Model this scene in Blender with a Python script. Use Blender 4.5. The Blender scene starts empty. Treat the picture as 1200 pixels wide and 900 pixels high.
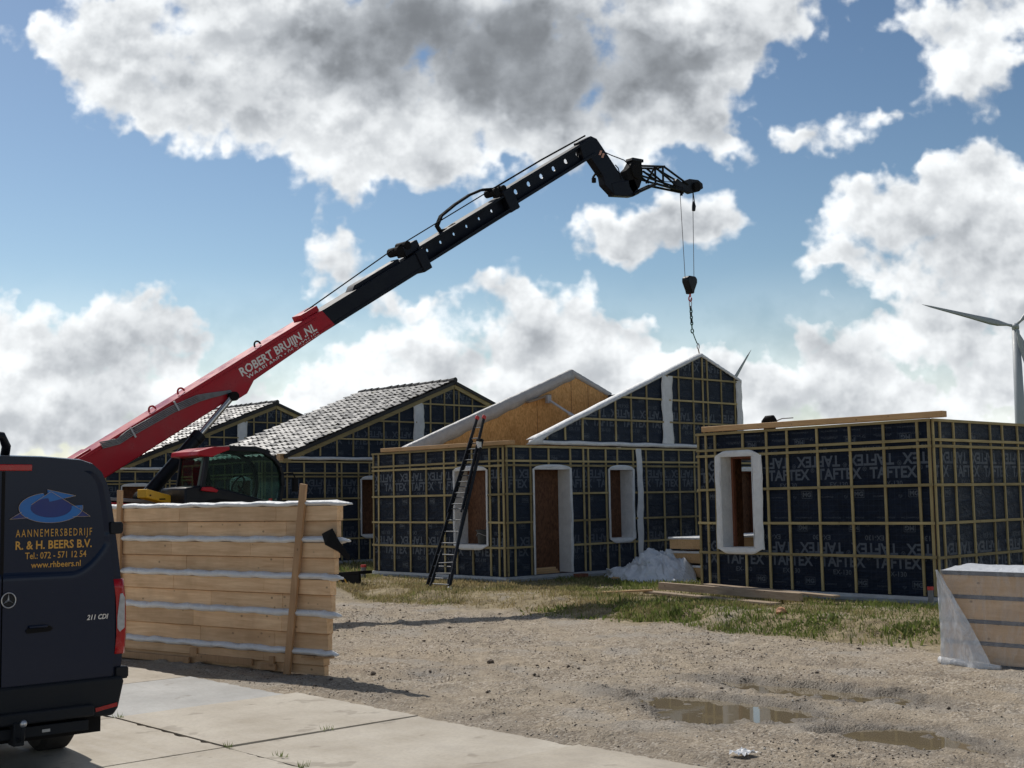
import bpy, bmesh, math, random
import numpy as np
from mathutils import Vector, Matrix
random.seed(7)
rng = np.random.default_rng(7)
S = bpy.context.scene
COL = S.collection
R_ = math.radians

# ------------------------------------------------------------------ camera
# World: X runs across the gravel road towards the houses, Y along the road, Z up (metres).
cam_d = bpy.data.cameras.new("camera")
cam_d.sensor_width = 36.0
cam_d.lens = 44.1
cam_d.clip_end = 6000
cam = bpy.data.objects.new("camera", cam_d)
COL.objects.link(cam)
TH, PI_, RO = .8272, .0919, .0170
cp, sp, cr, sr = math.cos(PI_), math.sin(PI_), math.cos(RO), math.sin(RO)
_F = Vector((0, cp, sp)); _U0 = Vector((0, -sp, cp)); _R0 = Vector((1, 0, 0))
_R = cr * _R0 - sr * _U0
_U = sr * _R0 + cr * _U0
MB_ = Matrix(((math.sin(TH), math.cos(TH), 0), (-math.cos(TH), math.sin(TH), 0), (0, 0, 1)))
_R, _U, _F = MB_ @ _R, MB_ @ _U, MB_ @ _F
mw = Matrix((_R, _U, -_F)).transposed().to_4x4()
mw.translation = Vector((-18.86, -10.44, 1.8))
cam.matrix_world = mw
S.camera = cam
CAMH = Vector((_F.x, _F.y, 0)).normalized()      # horizontal heading, used only to lay out the cloud field
CAMR = Vector((CAMH.y, -CAMH.x, 0))
S.render.resolution_x, S.render.resolution_y = 1024, 768

# ------------------------------------------------------------------ sun, sky
SUN_DIR = Vector((.12, .86, 1.0)).normalized()    # towards the sun
sun_el = math.asin(SUN_DIR.z)
sun_rot = math.atan2(SUN_DIR.x, SUN_DIR.y)
sl = bpy.data.lights.new("sun", 'SUN')
sl.energy = 2.8
sl.angle = R_(0.6)
sl.color = (1.0, .95, .87)
so = bpy.data.objects.new("sun", sl)
COL.objects.link(so)
so.rotation_euler = SUN_DIR.to_track_quat('Z', 'Y').to_euler()
so.location = (0, 20, 40)

SKY = 0.11
W = bpy.data.worlds.new("World")
S.world = W
W.use_nodes = True
W.cycles.sampling_method = 'MANUAL'
W.cycles.sample_map_resolution = 256
nt = W.node_tree
N, L = nt.nodes, nt.links
N.clear()

def nd(tree, t, **kw):
    n = tree.nodes.new(t)
    for k, v in kw.items():
        setattr(n, k, v)
    return n

def mth(tree, op, a, b=None, c=None, clamp=False):
    n = tree.nodes.new('ShaderNodeMath')
    n.operation = op
    n.use_clamp = clamp
    for i, v in enumerate((a, b, c)):
        if v is None:
            continue
        if hasattr(v, 'links'):
            tree.links.new(v, n.inputs[i])
        else:
            n.inputs[i].default_value = v
    return n.outputs[0]

def smooth(tree, v, a, b, c=0.0, d=1.0):
    n = tree.nodes.new('ShaderNodeMapRange')
    n.interpolation_type = 'SMOOTHSTEP'
    n.inputs['From Min'].default_value = a
    n.inputs['From Max'].default_value = b
    n.inputs['To Min'].default_value = c
    n.inputs['To Max'].default_value = d
    tree.links.new(v, n.inputs['Value'])
    return n.outputs['Result']

# Cloud banks of this sky, laid down as a coarse cover map: bearing along each colour ramp,
# one ramp per height band. R = cloud cover, G = grey underside. Noise breaks the map into clouds.
t_ = math.tan(PI_)
def hdg(cx, cy):
    x, y = (cx - 600) / 1470.0, (450 - cy) / 1470.0
    xr = x * cr + y * sr; yr = -x * sr + y * cr
    den = 1 - yr * t_
    return xr / (cp * den), (t_ + yr) / den
CL = [
    (150, 70, 115, 75, 1.3), (90, 40, 70, 35, .8), (300, 95, 130, 80, 1.4), (460, 95, 180, 100, 1.6), (640, 75, 190, 100, 1.8), (560, 10, 330, 80, 1.8),
    (720, 130, 70, 50, 1.3), (800, 50, 105, 60, .95), (570, 190, 80, 30, .8), (420, 190, 60, 30, .6), (700, -60, 400, 90, 1.6), (600, 215, 30, 22, .6),
    (395, 300, 50, 46, 1.6), (375, 275, 30, 20, .8), (470, 350, 100, 26, .8), (445, 405, 75, 45, 1.0), (560, 440, 130, 50, 1.1), (635, 370, 58, 58, 1.3),
    (705, 395, 75, 46, 1.1), (765, 400, 42, 38, 1.1), (500, 490, 330, 34, 1.0), (545, 355, 40, 14, .5),
    (168, 370, 50, 40, 1.2), (120, 430, 120, 60, 1.4), (40, 410, 90, 50, 1.2), (40, 500, 330, 60, 1.3), (215, 400, 30, 30, .9), (-80, 380, 120, 90, 1.0),
    (775, 266, 85, 32, 1.7), (835, 245, 34, 22, 1.1), (690, 268, 36, 14, 1.1), (740, 290, 55, 16, 1.0),
    (950, 170, 50, 20, 1.5), (1003, 145, 32, 18, 1.2), (1040, 125, 24, 16, 1.1), (822, 155, 22, 28, 1.1), (560, 330, 18, 12, 1.0),
    (1140, 90, 70, 55, 1.1), (1105, 40, 45, 40, .6), (1200, 30, 70, 60, .95), (1135, 190, 36, 10, .45),
    (1090, 240, 90, 48, 1.4), (1160, 285, 90, 60, 1.5), (1020, 238, 40, 24, 1.0), (965, 305, 30, 34, 1.5), (1095, 340, 80, 55, 1.4), (1180, 360, 80, 65, 1.4), (1035, 305, 40, 22, .8), (1020, 382, 60, 14, .7), (1240, 260, 100, 90, 1.3),
    (900, 402, 110, 12, .6), (1013, 430, 34, 36, 1.3), (960, 490, 190, 34, 1.1), (1150, 465, 140, 40, 1.1), (860, 465, 80, 36, 1.0), (880, 424, 120, 12, .55), (780, 326, 18, 5, .5), (940, 372, 20, 5, .45), (820, 440, 140, 34, .9)]
DK = [
    (150, 90, 65, 38, .62), (225, 110, 55, 38, .62), (300, 50, 60, 35, .35), (560, 50, 210, 70, 1.15), (690, 95, 150, 55, 1.1), (470, 40, 120, 65, .95), (800, 55, 80, 38, .7),
    (500, 165, 60, 22, .35), (640, 150, 80, 28, .6), (645, 392, 36, 36, .62), (735, 385, 40, 24, .5), (425, 400, 50, 26, .45), (560, 440, 90, 30, .35), (90, 428, 70, 20, .5), (150, 465, 90, 24, .42),
    (1140, 262, 85, 34, .62), (1110, 350, 65, 50, .8), (1190, 385, 50, 50, .7), (1150, 95, 40, 36, .4), (1020, 445, 26, 16, .4), (790, 280, 60, 12, .35), (960, 490, 130, 20, .3), (40, 505, 260, 26, .3), (480, 495, 260, 24, .3)]
def field(lst, u, v):
    s = 0
    for cx, cy, rx, ry, w in lst:
        hx, hy = hdg(cx, cy)
        s = s + w * np.exp(-.8 * (((u - hx) * 1470 / rx) ** 2 + ((v - hy) * 1470 / ry) ** 2))
    return s
U0, U1, V0, V1, NB, NS = -.47, .47, -.03, .46, 24, 32
g = bpy.data.node_groups.new("cloud_cover", 'ShaderNodeTree')
g.interface.new_socket(name="P", in_out='INPUT', socket_type='NodeSocketVector')
g.interface.new_socket(name="Cover", in_out='OUTPUT', socket_type='NodeSocketColor')
gi = g.nodes.new('NodeGroupInput'); go = g.nodes.new('NodeGroupOutput')
def noise(tree, vec, scale, detail, rough=.55, dist=0.0, dims='3D'):
    n = tree.nodes.new('ShaderNodeTexNoise')
    n.noise_dimensions = dims
    n.inputs['Scale'].default_value = scale
    n.inputs['Detail'].default_value = detail
    n.inputs['Roughness'].default_value = rough
    n.inputs['Distortion'].default_value = dist
    if vec is not None:
        tree.links.new(vec, n.inputs['Vector'])
    return n
sp0 = g.nodes.new('ShaderNodeSeparateXYZ'); g.links.new(gi.outputs[0], sp0.inputs[0])
uu = mth(g, 'MULTIPLY_ADD', sp0.outputs[0], 1 / (U1 - U0), -U0 / (U1 - U0))
prev = None
for k in range(NB):
    v = V0 + (V1 - V0) * k / (NB - 1)
    r = g.nodes.new('ShaderNodeValToRGB'); cr_ = r.color_ramp
    while len(cr_.elements) < NS: cr_.elements.new(.999)
    us = np.linspace(0, 1, NS)
    cv = np.minimum(field(CL, U0 + (U1 - U0) * us, v), 1.6) / 1.6
    dk = np.minimum(field(DK, U0 + (U1 - U0) * us, v), 1.4) / 1.4
    for i in range(NS):
        cr_.elements[i].position = float(us[i])
    for i in range(NS):
        cr_.elements[i].color = (float(cv[i]), float(dk[i]), 0, 1)
    g.links.new(uu, r.inputs[0])
    if prev is None: prev = r.outputs[0]; continue
    dv = (V1 - V0) / (NB - 1)
    f = mth(g, 'MULTIPLY_ADD', sp0.outputs[1], 1 / dv, -(v - dv) / dv, clamp=True)
    mx = g.nodes.new('ShaderNodeMix'); mx.data_type = 'RGBA'
    g.links.new(f, mx.inputs[0]); g.links.new(prev, mx.inputs[6]); g.links.new(r.outputs[0], mx.inputs[7])
    prev = mx.outputs[2]
g.links.new(prev, go.inputs[0])

tc = nd(nt, 'ShaderNodeTexCoord')
def dot(v, vec):
    n = nt.nodes.new('ShaderNodeVectorMath'); n.operation = 'DOT_PRODUCT'
    L.new(v, n.inputs[0]); n.inputs[1].default_value = vec
    return n.outputs['Value']
D = tc.outputs['Generated']
fx, fy = dot(D, tuple(CAMR)), dot(D, tuple(CAMH))
sep = nd(nt, 'ShaderNodeSeparateXYZ'); L.new(D, sep.inputs[0])
fyc = mth(nt, 'MAXIMUM', fy, .12)
comb = nd(nt, 'ShaderNodeCombineXYZ')
L.new(mth(nt, 'DIVIDE', fx, fyc), comb.inputs[0]); L.new(mth(nt, 'DIVIDE', sep.outputs['Z'], fyc), comb.inputs[1])
P0 = comb.outputs[0]
def vm(op, a, b=None, s=None):
    n = nt.nodes.new('ShaderNodeVectorMath'); n.operation = op
    L.new(a, n.inputs[0])
    if b is not None:
        if hasattr(b, 'links'): L.new(b, n.inputs[1])
        else: n.inputs[1].default_value = b
    if s is not None: n.inputs['Scale'].default_value = s
    return n.outputs[0]
wn = noise(nt, P0, 14.0, 4, .6)
wv = vm('SCALE', vm('SUBTRACT', wn.outputs['Color'], (.5, .5, .5)), s=.085)
PW = vm('ADD', P0, wv)
cg = nt.nodes.new('ShaderNodeGroup'); cg.node_tree = g
L.new(PW, cg.inputs[0])
sc = nd(nt, 'ShaderNodeSeparateColor'); L.new(cg.outputs[0], sc.inputs[0])
cover, dark = sc.outputs[0], sc.outputs[1]
def puffs(vec, det):
    n1 = noise(nt, vec, 20.0, det, .54, 0.0)
    return mth(nt, 'MULTIPLY', mth(nt, 'SUBTRACT', n1.outputs['Fac'], .5), 2.0)
vo = nt.nodes.new('ShaderNodeTexVoronoi'); vo.feature = 'SMOOTH_F1'
vo.inputs['Scale'].default_value = 46.0; vo.inputs['Smoothness'].default_value = .45
L.new(PW, vo.inputs['Vector'])
nA = puffs(P0, 9)
nL = puffs(P0, 4)
g1 = noise(nt, P0, 9.0, 2, .5); g2 = noise(nt, vm('ADD', P0, (-.006, .030, 0)), 9.0, 2, .5)
nG = mth(nt, 'MULTIPLY', mth(nt, 'SUBTRACT', g1.outputs['Fac'], .5), 1.6)
nH = mth(nt, 'MULTIPLY', mth(nt, 'SUBTRACT', g1.outputs['Fac'], g2.outputs['Fac']), 1.0)
nB = puffs(vm('ADD', P0, (-.003, .011, 0)), 4)
cell = mth(nt, 'MULTIPLY', mth(nt, 'SUBTRACT', .42, vo.outputs['Distance']), .75)
dens = mth(nt, 'SUBTRACT', mth(nt, 'ADD', mth(nt, 'MULTIPLY', cover, 1.8), mth(nt, 'ADD', mth(nt, 'MULTIPLY', nA, 1.15), mth(nt, 'ADD', cell, mth(nt, 'MULTIPLY', nG, .9)))), 1.0)
# beyond the banks ahead: a broken cumulus field all round
front = smooth(nt, mth(nt, 'SUBTRACT', mth(nt, 'ABSOLUTE', fx), mth(nt, 'MULTIPLY', fy, .47)), -.04, .1, 1, 0)
nb = noise(nt, D, 3.0, 5, .6)
side = smooth(nt, nb.outputs['Fac'], .50, .66, 0, .6)
alpha = mth(nt, 'MULTIPLY', mth(nt, 'MULTIPLY', smooth(nt, dens, -.16, .48), smooth(nt, cover, .22, .62, .42, 1.0)), front)
veil = mth(nt, 'MULTIPLY', smooth(nt, sep.outputs['Z'], .03, .19, .80, 0.0), smooth(nt, nG, -.5, .3, .6, 1.0))
alpha = mth(nt, 'MAXIMUM', alpha, veil)
alpha = mth(nt, 'ADD', alpha, mth(nt, 'MULTIPLY', side, mth(nt, 'SUBTRACT', 1.0, front)))
lit = smooth(nt, mth(nt, 'SUBTRACT', nL, nB), -.32, .32, -.13, .15)
lit = mth(nt, 'ADD', mth(nt, 'ADD', lit, smooth(nt, nH, -.20, .20, -.19, .15)), mth(nt, 'MULTIPLY', cell, .16))
thick = smooth(nt, dens, .08, 1.0, 0.0, .17)
drk = smooth(nt, mth(nt, 'ADD', dark, mth(nt, 'MULTIPLY', mth(nt, 'ADD', nL, nG), .17)), .05, 1.7, 0, .66)
lit = mth(nt, 'MULTIPLY', lit, smooth(nt, drk, .15, .5, 1.0, .42))
val = mth(nt, 'SUBTRACT', mth(nt, 'ADD', .81, lit), mth(nt, 'ADD', thick, drk))
floor_ = mth(nt, 'MULTIPLY_ADD', mth(nt, 'ADD', nG, nL), .045, .175)
sm = nt.nodes.new('ShaderNodeMath'); sm.operation = 'SMOOTH_MAX'; sm.inputs[2].default_value = .16
L.new(val, sm.inputs[0]); L.new(floor_, sm.inputs[1])
val = mth(nt, 'MINIMUM', sm.outputs[0], .87)
ccol = nd(nt, 'ShaderNodeMix', data_type='RGBA')
L.new(smooth(nt, val, .15, .8), ccol.inputs[0])
ccol.inputs[6].default_value = (.90, .97, 1.06, 1)
ccol.inputs[7].default_value = (.97, 1.0, 1.02, 1)
csc = nd(nt, 'ShaderNodeVectorMath', operation='SCALE')
L.new(ccol.outputs[2], csc.inputs[0]); L.new(mth(nt, 'DIVIDE', val, SKY), csc.inputs['Scale'])
sky = nd(nt, 'ShaderNodeTexSky')
sky.sky_type = 'NISHITA'
sky.sun_disc = False
sky.sun_elevation = sun_el
sky.sun_rotation = sun_rot
sky.air_density = 1.0
sky.dust_density = .35
sky.ozone_density = 2.2
skt = nd(nt, 'ShaderNodeMix', data_type='RGBA'); skt.blend_type = 'MULTIPLY'
skt.inputs[0].default_value = 1.0
L.new(sky.outputs[0], skt.inputs[6]); skt.inputs[7].default_value = (.80, .90, .92, 1)
mixc = nd(nt, 'ShaderNodeMix', data_type='RGBA')
gam = nd(nt, 'ShaderNodeGamma'); gam.inputs['Gamma'].default_value = 1.45
L.new(skt.outputs[2], gam.inputs[0])
sk2 = nd(nt, 'ShaderNodeMix', data_type='RGBA'); sk2.blend_type = 'MULTIPLY'; sk2.inputs[0].default_value = 1.0
L.new(gam.outputs[0], sk2.inputs[6]); sk2.inputs[7].default_value = (.46, .345, .275, 1)
L.new(alpha, mixc.inputs[0]); L.new(sk2.outputs[2], mixc.inputs[6]); L.new(csc.outputs[0], mixc.inputs[7])
bg = nd(nt, 'ShaderNodeBackground'); bg.inputs['Strength'].default_value = SKY
L.new(mixc.outputs[2], bg.inputs['Color'])
wo = nd(nt, 'ShaderNodeOutputWorld'); L.new(bg.outputs[0], wo.inputs['Surface'])

S.view_settings.view_transform = 'Standard'
S.view_settings.look = 'None'
S.view_settings.exposure = 0.32
S.view_settings.gamma = 1.0
S.cycles.max_bounces = 8
S.cycles.transparent_max_bounces = 12

# ------------------------------------------------------------------ materials
MATS = {}
def base_mat(name, rough=.6, metal=0.0, spec=.5, coat=0.0):
    m = bpy.data.materials.new(name)
    m.use_nodes = True
    b = m.node_tree.nodes['Principled BSDF']
    b.inputs['Roughness'].default_value = rough
    b.inputs['Metallic'].default_value = metal
    b.inputs['Specular IOR Level'].default_value = spec
    b.inputs['Coat Weight'].default_value = coat
    b.inputs['Coat Roughness'].default_value = .05
    MATS[name] = m
    return m, m.node_tree, b

def coords(t, scale=(1, 1, 1), kind='Object'):
    c = t.nodes.new('ShaderNodeTexCoord')
    mp = t.nodes.new('ShaderNodeMapping')
    mp.inputs['Scale'].default_value = scale
    t.links.new(c.outputs[kind], mp.inputs[0])
    return mp.outputs[0]

def ramp(t, fac, stops):
    r = t.nodes.new('ShaderNodeValToRGB')
    while len(r.color_ramp.elements) < len(stops):
        r.color_ramp.elements.new(.5)
    for e, (p, c) in zip(r.color_ramp.elements, stops):
        e.position = p
        e.color = (*c, 1)
    t.links.new(fac, r.inputs[0])
    return r.outputs[0]

def bump(t, b, h, strength=.3, dist=.01):
    n = t.nodes.new('ShaderNodeBump')
    n.inputs['Strength'].default_value = strength
    n.inputs['Distance'].default_value = dist
    t.links.new(h, n.inputs['Height'])
    t.links.new(n.outputs[0], b.inputs['Normal'])
    return n

def mixm(t, fac, a, b_, blend='MIX'):
    n = t.nodes.new('ShaderNodeMix'); n.data_type = 'RGBA'; n.blend_type = blend
    if hasattr(fac, 'links'): t.links.new(fac, n.inputs[0])
    else: n.inputs[0].default_value = fac
    for i, v in ((6, a), (7, b_)):
        if hasattr(v, 'links'): t.links.new(v, n.inputs[i])
        else: n.inputs[i].default_value = (*v, 1)
    return n.outputs[2]

def mottled(name, c0, c1, scale=6, rough=.6, metal=0, spec=.5, bs=.15, bd=.005, detail=6, coat=0, rvar=.12):
    m, t, b = base_mat(name, rough, metal, spec, coat)
    v = coords(t)
    n = noise(t, v, scale, detail, .6)
    t.links.new(ramp(t, n.outputs['Fac'], [(.3, c0), (.7, c1)]), b.inputs['Base Color'])
    n2 = noise(t, v, scale * 4, 4, .6)
    t.links.new(smooth(t, n.outputs['Fac'], .3, .7, rough - rvar, rough + rvar), b.inputs['Roughness'])
    if bs:
        bump(t, b, n2.outputs['Fac'], bs, bd)
    return m

def wood(name, c0, c1, axis=0, rough=.7, knot=True, gs=1.0, spec=.3, rnd=.25):
    """long-grained softwood: rings stretched along one axis, knots, per-piece tone"""
    m, t, b = base_mat(name, rough, 0, spec)
    sc = [9 * gs, 9 * gs, 9 * gs]; sc[axis] = .7 * gs
    v = coords(t, tuple(sc))
    n = noise(t, v, 3.0, 7, .62, .4)
    fine = noise(t, v, 18.0, 3, .6)
    col = ramp(t, n.outputs['Fac'], [(.28, c0), (.72, c1)])
    c = t.nodes.new('ShaderNodeTexCoord')
    if knot:
        ks = [3.2, 3.2, 3.2]; ks[axis] = 2.2
        kv = coords(t, tuple(ks))
        vo = t.nodes.new('ShaderNodeTexVoronoi'); vo.inputs['Scale'].default_value = 2.3
        t.links.new(kv, vo.inputs['Vector'])
        k = smooth(t, vo.outputs['Distance'], .06, .13, 1, 0)
        col = mixm(t, mth(t, 'MULTIPLY', k, .75), col, tuple(x * .35 for x in c0))
    oi = t.nodes.new('ShaderNodeObjectInfo')
    big_ = noise(t, coords(t, (1.3, 1.3, 1.3)), 1.1, 4, .6)
    col = mixm(t, smooth(t, big_.outputs['Fac'], .42, .68, 0, .35), col, tuple(x * .62 for x in c0))
    hv = t.nodes.new('ShaderNodeHueSaturation')
    t.links.new(col, hv.inputs['Color'])
    t.links.new(smooth(t, oi.outputs['Random'], 0, 1, 1 - rnd, 1 + rnd), hv.inputs['Value'])
    t.links.new(hv.outputs[0], b.inputs['Base Color'])
    bump(t, b, fine.outputs['Fac'], .25, .003)
    return m

M = {}
M['batten'] = wood('treated_batten', (.29, .225, .105), (.46, .37, .19), 2, .75)
M['batten_x'] = wood('treated_batten_x', (.29, .225, .105), (.46, .37, .19), 0, .75)
M['batten_y'] = wood('treated_batten_y', (.29, .225, .105), (.46, .37, .19), 1, .75)
M['fresh_x'] = wood('fresh_pine_x', (.50, .30, .14), (.68, .45, .24), 0, .6, rnd=.08)
M['fresh_y'] = wood('fresh_pine_y', (.50, .29, .13), (.66, .42, .21), 1, .6, rnd=.08)
M['plank_u'] = wood('pine_board', (.47, .32, .18), (.68, .51, .33), 1, .62, gs=1.1, rnd=.10)
M['old_wood'] = wood('weathered_board', (.26, .19, .13), (.42, .33, .24), 1, .8, rnd=.15)
M['brown_frame'] = wood('brown_timber', (.16, .055, .03), (.26, .10, .06), 2, .6, rnd=.05)

def osb(name, c0, c1, rough=.65):
    m, t, b = base_mat(name, rough, 0, .3)
    v = coords(t, (1, 1, .45))
    vo = t.nodes.new('ShaderNodeTexVoronoi'); vo.inputs['Scale'].default_value = 34
    n0 = noise(t, v, 20, 3, .5)
    ad = t.nodes.new('ShaderNodeVectorMath'); ad.operation = 'MULTIPLY_ADD'
    t.links.new(n0.outputs['Color'], ad.inputs[0]); ad.inputs[1].default_value = (.06,) * 3; t.links.new(v, ad.inputs[2])
    t.links.new(ad.outputs[0], vo.inputs['Vector'])
    sp_ = t.nodes.new('ShaderNodeSeparateColor'); t.links.new(vo.outputs['Color'], sp_.inputs[0])
    col = ramp(t, sp_.outputs[0], [(0, c0), (.5, tuple((a + b2) / 2 for a, b2 in zip(c0, c1))), (1, c1)])
    big = noise(t, coords(t), 2.0, 4)
    col = mixm(t, smooth(t, big.outputs['Fac'], .4, .7, 0, .25), col, tuple(x * .6 for x in c0))
    t.links.new(col, b.inputs['Base Color'])
    bump(t, b, sp_.outputs[1], .2, .003)
    return m
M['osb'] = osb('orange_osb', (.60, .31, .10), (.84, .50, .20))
M['osb_dark'] = osb('dark_brown_osb', (.085, .036, .018), (.19, .088, .044))  # darker brown boards for closed openings and inner wall faces
M['osb_deck'] = osb('deck_osb', (.35, .25, .14), (.5, .38, .22))

def membrane():
    m, t, b = base_mat('dark_breather_foil', .50, 0, .15)
    v = coords(t)
    n = noise(t, v, 2.2, 6, .6)
    col = ramp(t, n.outputs['Fac'], [(.3, (.004, .008, .018)), (.7, (.008, .0145, .031))])
    # fine printed grid
    sp_ = t.nodes.new('ShaderNodeSeparateXYZ'); t.links.new(v, sp_.inputs[0])
    acc = None
    for ax in ('X', 'Y', 'Z'):
        f = mth(t, 'FRACT', mth(t, 'MULTIPLY', sp_.outputs[ax], 10.0))
        l_ = mth(t, 'LESS_THAN', f, .045)
        acc = l_ if acc is None else mth(t, 'ADD', acc, l_)
    geo = t.nodes.new('ShaderNodeNewGeometry')
    col = mixm(t, mth(t, 'MULTIPLY', mth(t, 'MINIMUM', acc, 1.0), .35), col, (.05, .065, .09))
    t.links.new(col, b.inputs['Base Color'])
    st = coords(t, (1.2, 1.2, 3.2))
    w = noise(t, st, 2.4, 5, .6, 1.2)
    bump(t, b, w.outputs['Fac'], .8, .07)
    return m
M['foil'] = membrane()
M['ink'] = mottled('foil_print', (.052, .064, .086), (.074, .091, .118), 5, .6, bs=0)
M['ink_dim'] = mottled('foil_print_dim', (.045, .056, .074), (.062, .076, .098), 5, .6, bs=0)

def white_foil(name, c0=(.66, .66, .66), c1=(.80, .80, .795), sc=5.0, bs=.8, rough=.5):
    m, t, b = base_mat(name, rough, 0, .4)
    v = coords(t)
    n = noise(t, v, sc, 6, .6, .6)
    t.links.new(ramp(t, n.outputs['Fac'], [(.3, c0), (.7, c1)]), b.inputs['Base Color'])
    w = noise(t, v, sc * 1.7, 5, .55, 1.5)
    bump(t, b, w.outputs['Fac'], bs, .03)
    b.inputs['Subsurface Weight'].default_value = 0.0
    return m
M['wfoil'] = white_foil('white_foil')
M['wfoil_big'] = white_foil('white_foil_sheet', (.62, .65, .68), (.80, .82, .84), 6, .9, .4)
M['gfoil'] = white_foil('grey_white_foil', (.44, .43, .42), (.56, .55, .53), 4, .8, .45)
M['plinth'] = mottled('concrete_plinth', (.22, .23, .23), (.34, .35, .35), 3, .85, bs=.3)
M['metal_strip'] = mottled('galvanised', (.42, .43, .45), (.56, .57, .59), 6, .5, .3, bs=.1)
M['black'] = mottled('black_paint', (.005, .006, .009), (.010, .011, .015), 4, .42, 0, .22, .1)
M['blackm'] = mottled('black_rubber', (.006, .006, .007), (.014, .013, .013), 6, .8, 0, .15, .3)
M['navy_black'] = mottled('dark_boom_paint', (.0035, .005, .010), (.008, .011, .020), 3, .45, 0, .18, .08)
M['red'] = mottled('red_paint', (.34, .004, .014), (.44, .008, .020), 2.5, .38, 0, .3, .04)
M['grey_hose'] = mottled('grey_hose', (.16, .165, .17), (.26, .265, .27), 9, .5, 0, .5, .1)
M['chrome'] = mottled('rod_chrome', (.45, .43, .41), (.6, .58, .56), 6, .28, 1, .5, .02)
M['yellow'] = mottled('yellow_cover', (.62, .33, .012), (.72, .40, .02), 4, .45, 0, .5, .05)
M['white'] = mottled('white_paint', (.68, .69, .70), (.80, .80, .80), 3, .45, bs=.05)
M['decal'] = mottled('white_decal', (.74, .72, .68), (.82, .80, .76), 3, .5, bs=0)
M['gold'] = mottled('gold_lettering', (.52, .26, .035), (.60, .32, .05), 3, .45, bs=0)
M['line'] = mottled('pale_outline', (.42, .30, .20), (.50, .38, .27), 3, .45, bs=0)
M['blue'] = mottled('blue_emblem', (.005, .105, .36), (.008, .14, .44), 3, .4, bs=0)
M['dblue'] = mottled('dark_blue_emblem', (.006, .018, .13), (.008, .024, .17), 3, .4, bs=0)
M['steel'] = mottled('steel', (.42, .42, .43), (.58, .58, .6), 8, .35, .9, bs=.08)
M['alu'] = mottled('aluminium', (.28, .29, .30), (.40, .41, .42), 8, .45, .6, bs=.1)
M['rung'] = mottled('dull_aluminium', (.14, .145, .15), (.22, .225, .23), 8, .5, .5, bs=.1)
M['bucket'] = mottled('grey_black_bucket', (.022, .028, .032), (.04, .047, .052), 4, .5, bs=.05)
M['turbine'] = mottled('turbine_white', (.36, .38, .40), (.42, .44, .46), .2, .5, bs=0)
M['redlens'] = mottled('red_lens', (.30, .002, .005), (.40, .004, .008), 20, .18, 0, .35, .0, coat=.3)
M['clearlens'] = mottled('clear_lens', (.30, .31, .32), (.45, .46, .47), 30, .12, 0, .6, .0, coat=.8)
M['terracotta'] = mottled('terracotta', (.40, .18, .09), (.52, .28, .15), 8, .8, bs=.2)
M['stone'] = mottled('stone', (.09, .07, .055), (.30, .25, .20), 5, .9, bs=.5)
M['tyre'] = mottled('tyre_rubber', (.012, .012, .013), (.03, .028, .026), 12, .85, bs=.5)
M['plasticgrey'] = mottled('grey_pipe', (.16, .16, .17), (.24, .24, .25), 6, .5, bs=.05)
M['redcap'] = mottled('red_cap', (.5, .03, .03), (.6, .06, .05), 6, .5, bs=.05)

def van_paint():
    m, t, b = base_mat('navy_van_paint', .26, 0, .22, .05)
    v = coords(t)
    n = noise(t, v, 1.6, 6, .6)
    d = noise(t, coords(t, (2, 2, 14)), 6, 6, .7)
    dirt = mth(t, 'MULTIPLY', smooth(t, n.outputs['Fac'], .45, .78, 0, .07), smooth(t, d.outputs['Fac'], .3, .8))
    col = mixm(t, dirt, (.003, .0095, .030), (.05, .047, .045))
    t.links.new(col, b.inputs['Base Color'])
    t.links.new(smooth(t, dirt, 0, .3, .26, .7), b.inputs['Roughness'])
    b.inputs['Coat Weight'].default_value = .12
    b.inputs['Coat Roughness'].default_value = .12
    return m
M['van'] = van_paint()

def glass(name, tint, alpha, rough=.03):
    m, t, b = base_mat(name, rough, 0, .6)
    t.nodes.remove(b)
    tr = t.nodes.new('ShaderNodeBsdfTransparent'); tr.inputs[0].default_value = (*tint, 1)
    gl = t.nodes.new('ShaderNodeBsdfGlossy'); gl.inputs['Roughness'].default_value = rough
    gl.inputs['Color'].default_value = (.55, .62, .60, 1)
    fr = t.nodes.new('ShaderNodeFresnel'); fr.inputs[0].default_value = 1.5
    mx = t.nodes.new('ShaderNodeMixShader')
    t.links.new(mth(t, 'MULTIPLY_ADD', fr.outputs[0], .16, alpha), mx.inputs[0])
    t.links.new(tr.outputs[0], mx.inputs[1]); t.links.new(gl.outputs[0], mx.inputs[2])
    t.links.new(mx.outputs[0], t.nodes['Material Output'].inputs[0])
    return m
M['glass'] = glass('cab_glass', (.50, .61, .58), .0)

def wrap(name, a0, a1, col=(.75, .77, .8)):
    m, t, b = base_mat(name, .35, 0, .5)
    v = coords(t)
    n = noise(t, coords(t, (3, 3, 1.2)), 3, 6, .6, 1.2)
    b.inputs['Base Color'].default_value = (*col, 1)
    t.links.new(smooth(t, n.outputs['Fac'], .35, .68, a0, a1), b.inputs['Alpha'])
    bump(t, b, n.outputs['Fac'], .8, .03)
    return m
M['wrap_thin'] = wrap('clear_wrap', .10, .26)
M['wrap_thick'] = wrap('milky_wrap', .55, .90, (.82, .83, .84))
M['wrap_top'] = wrap('milky_wrap_top', .86, .98, (.62, .64, .67))

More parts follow.
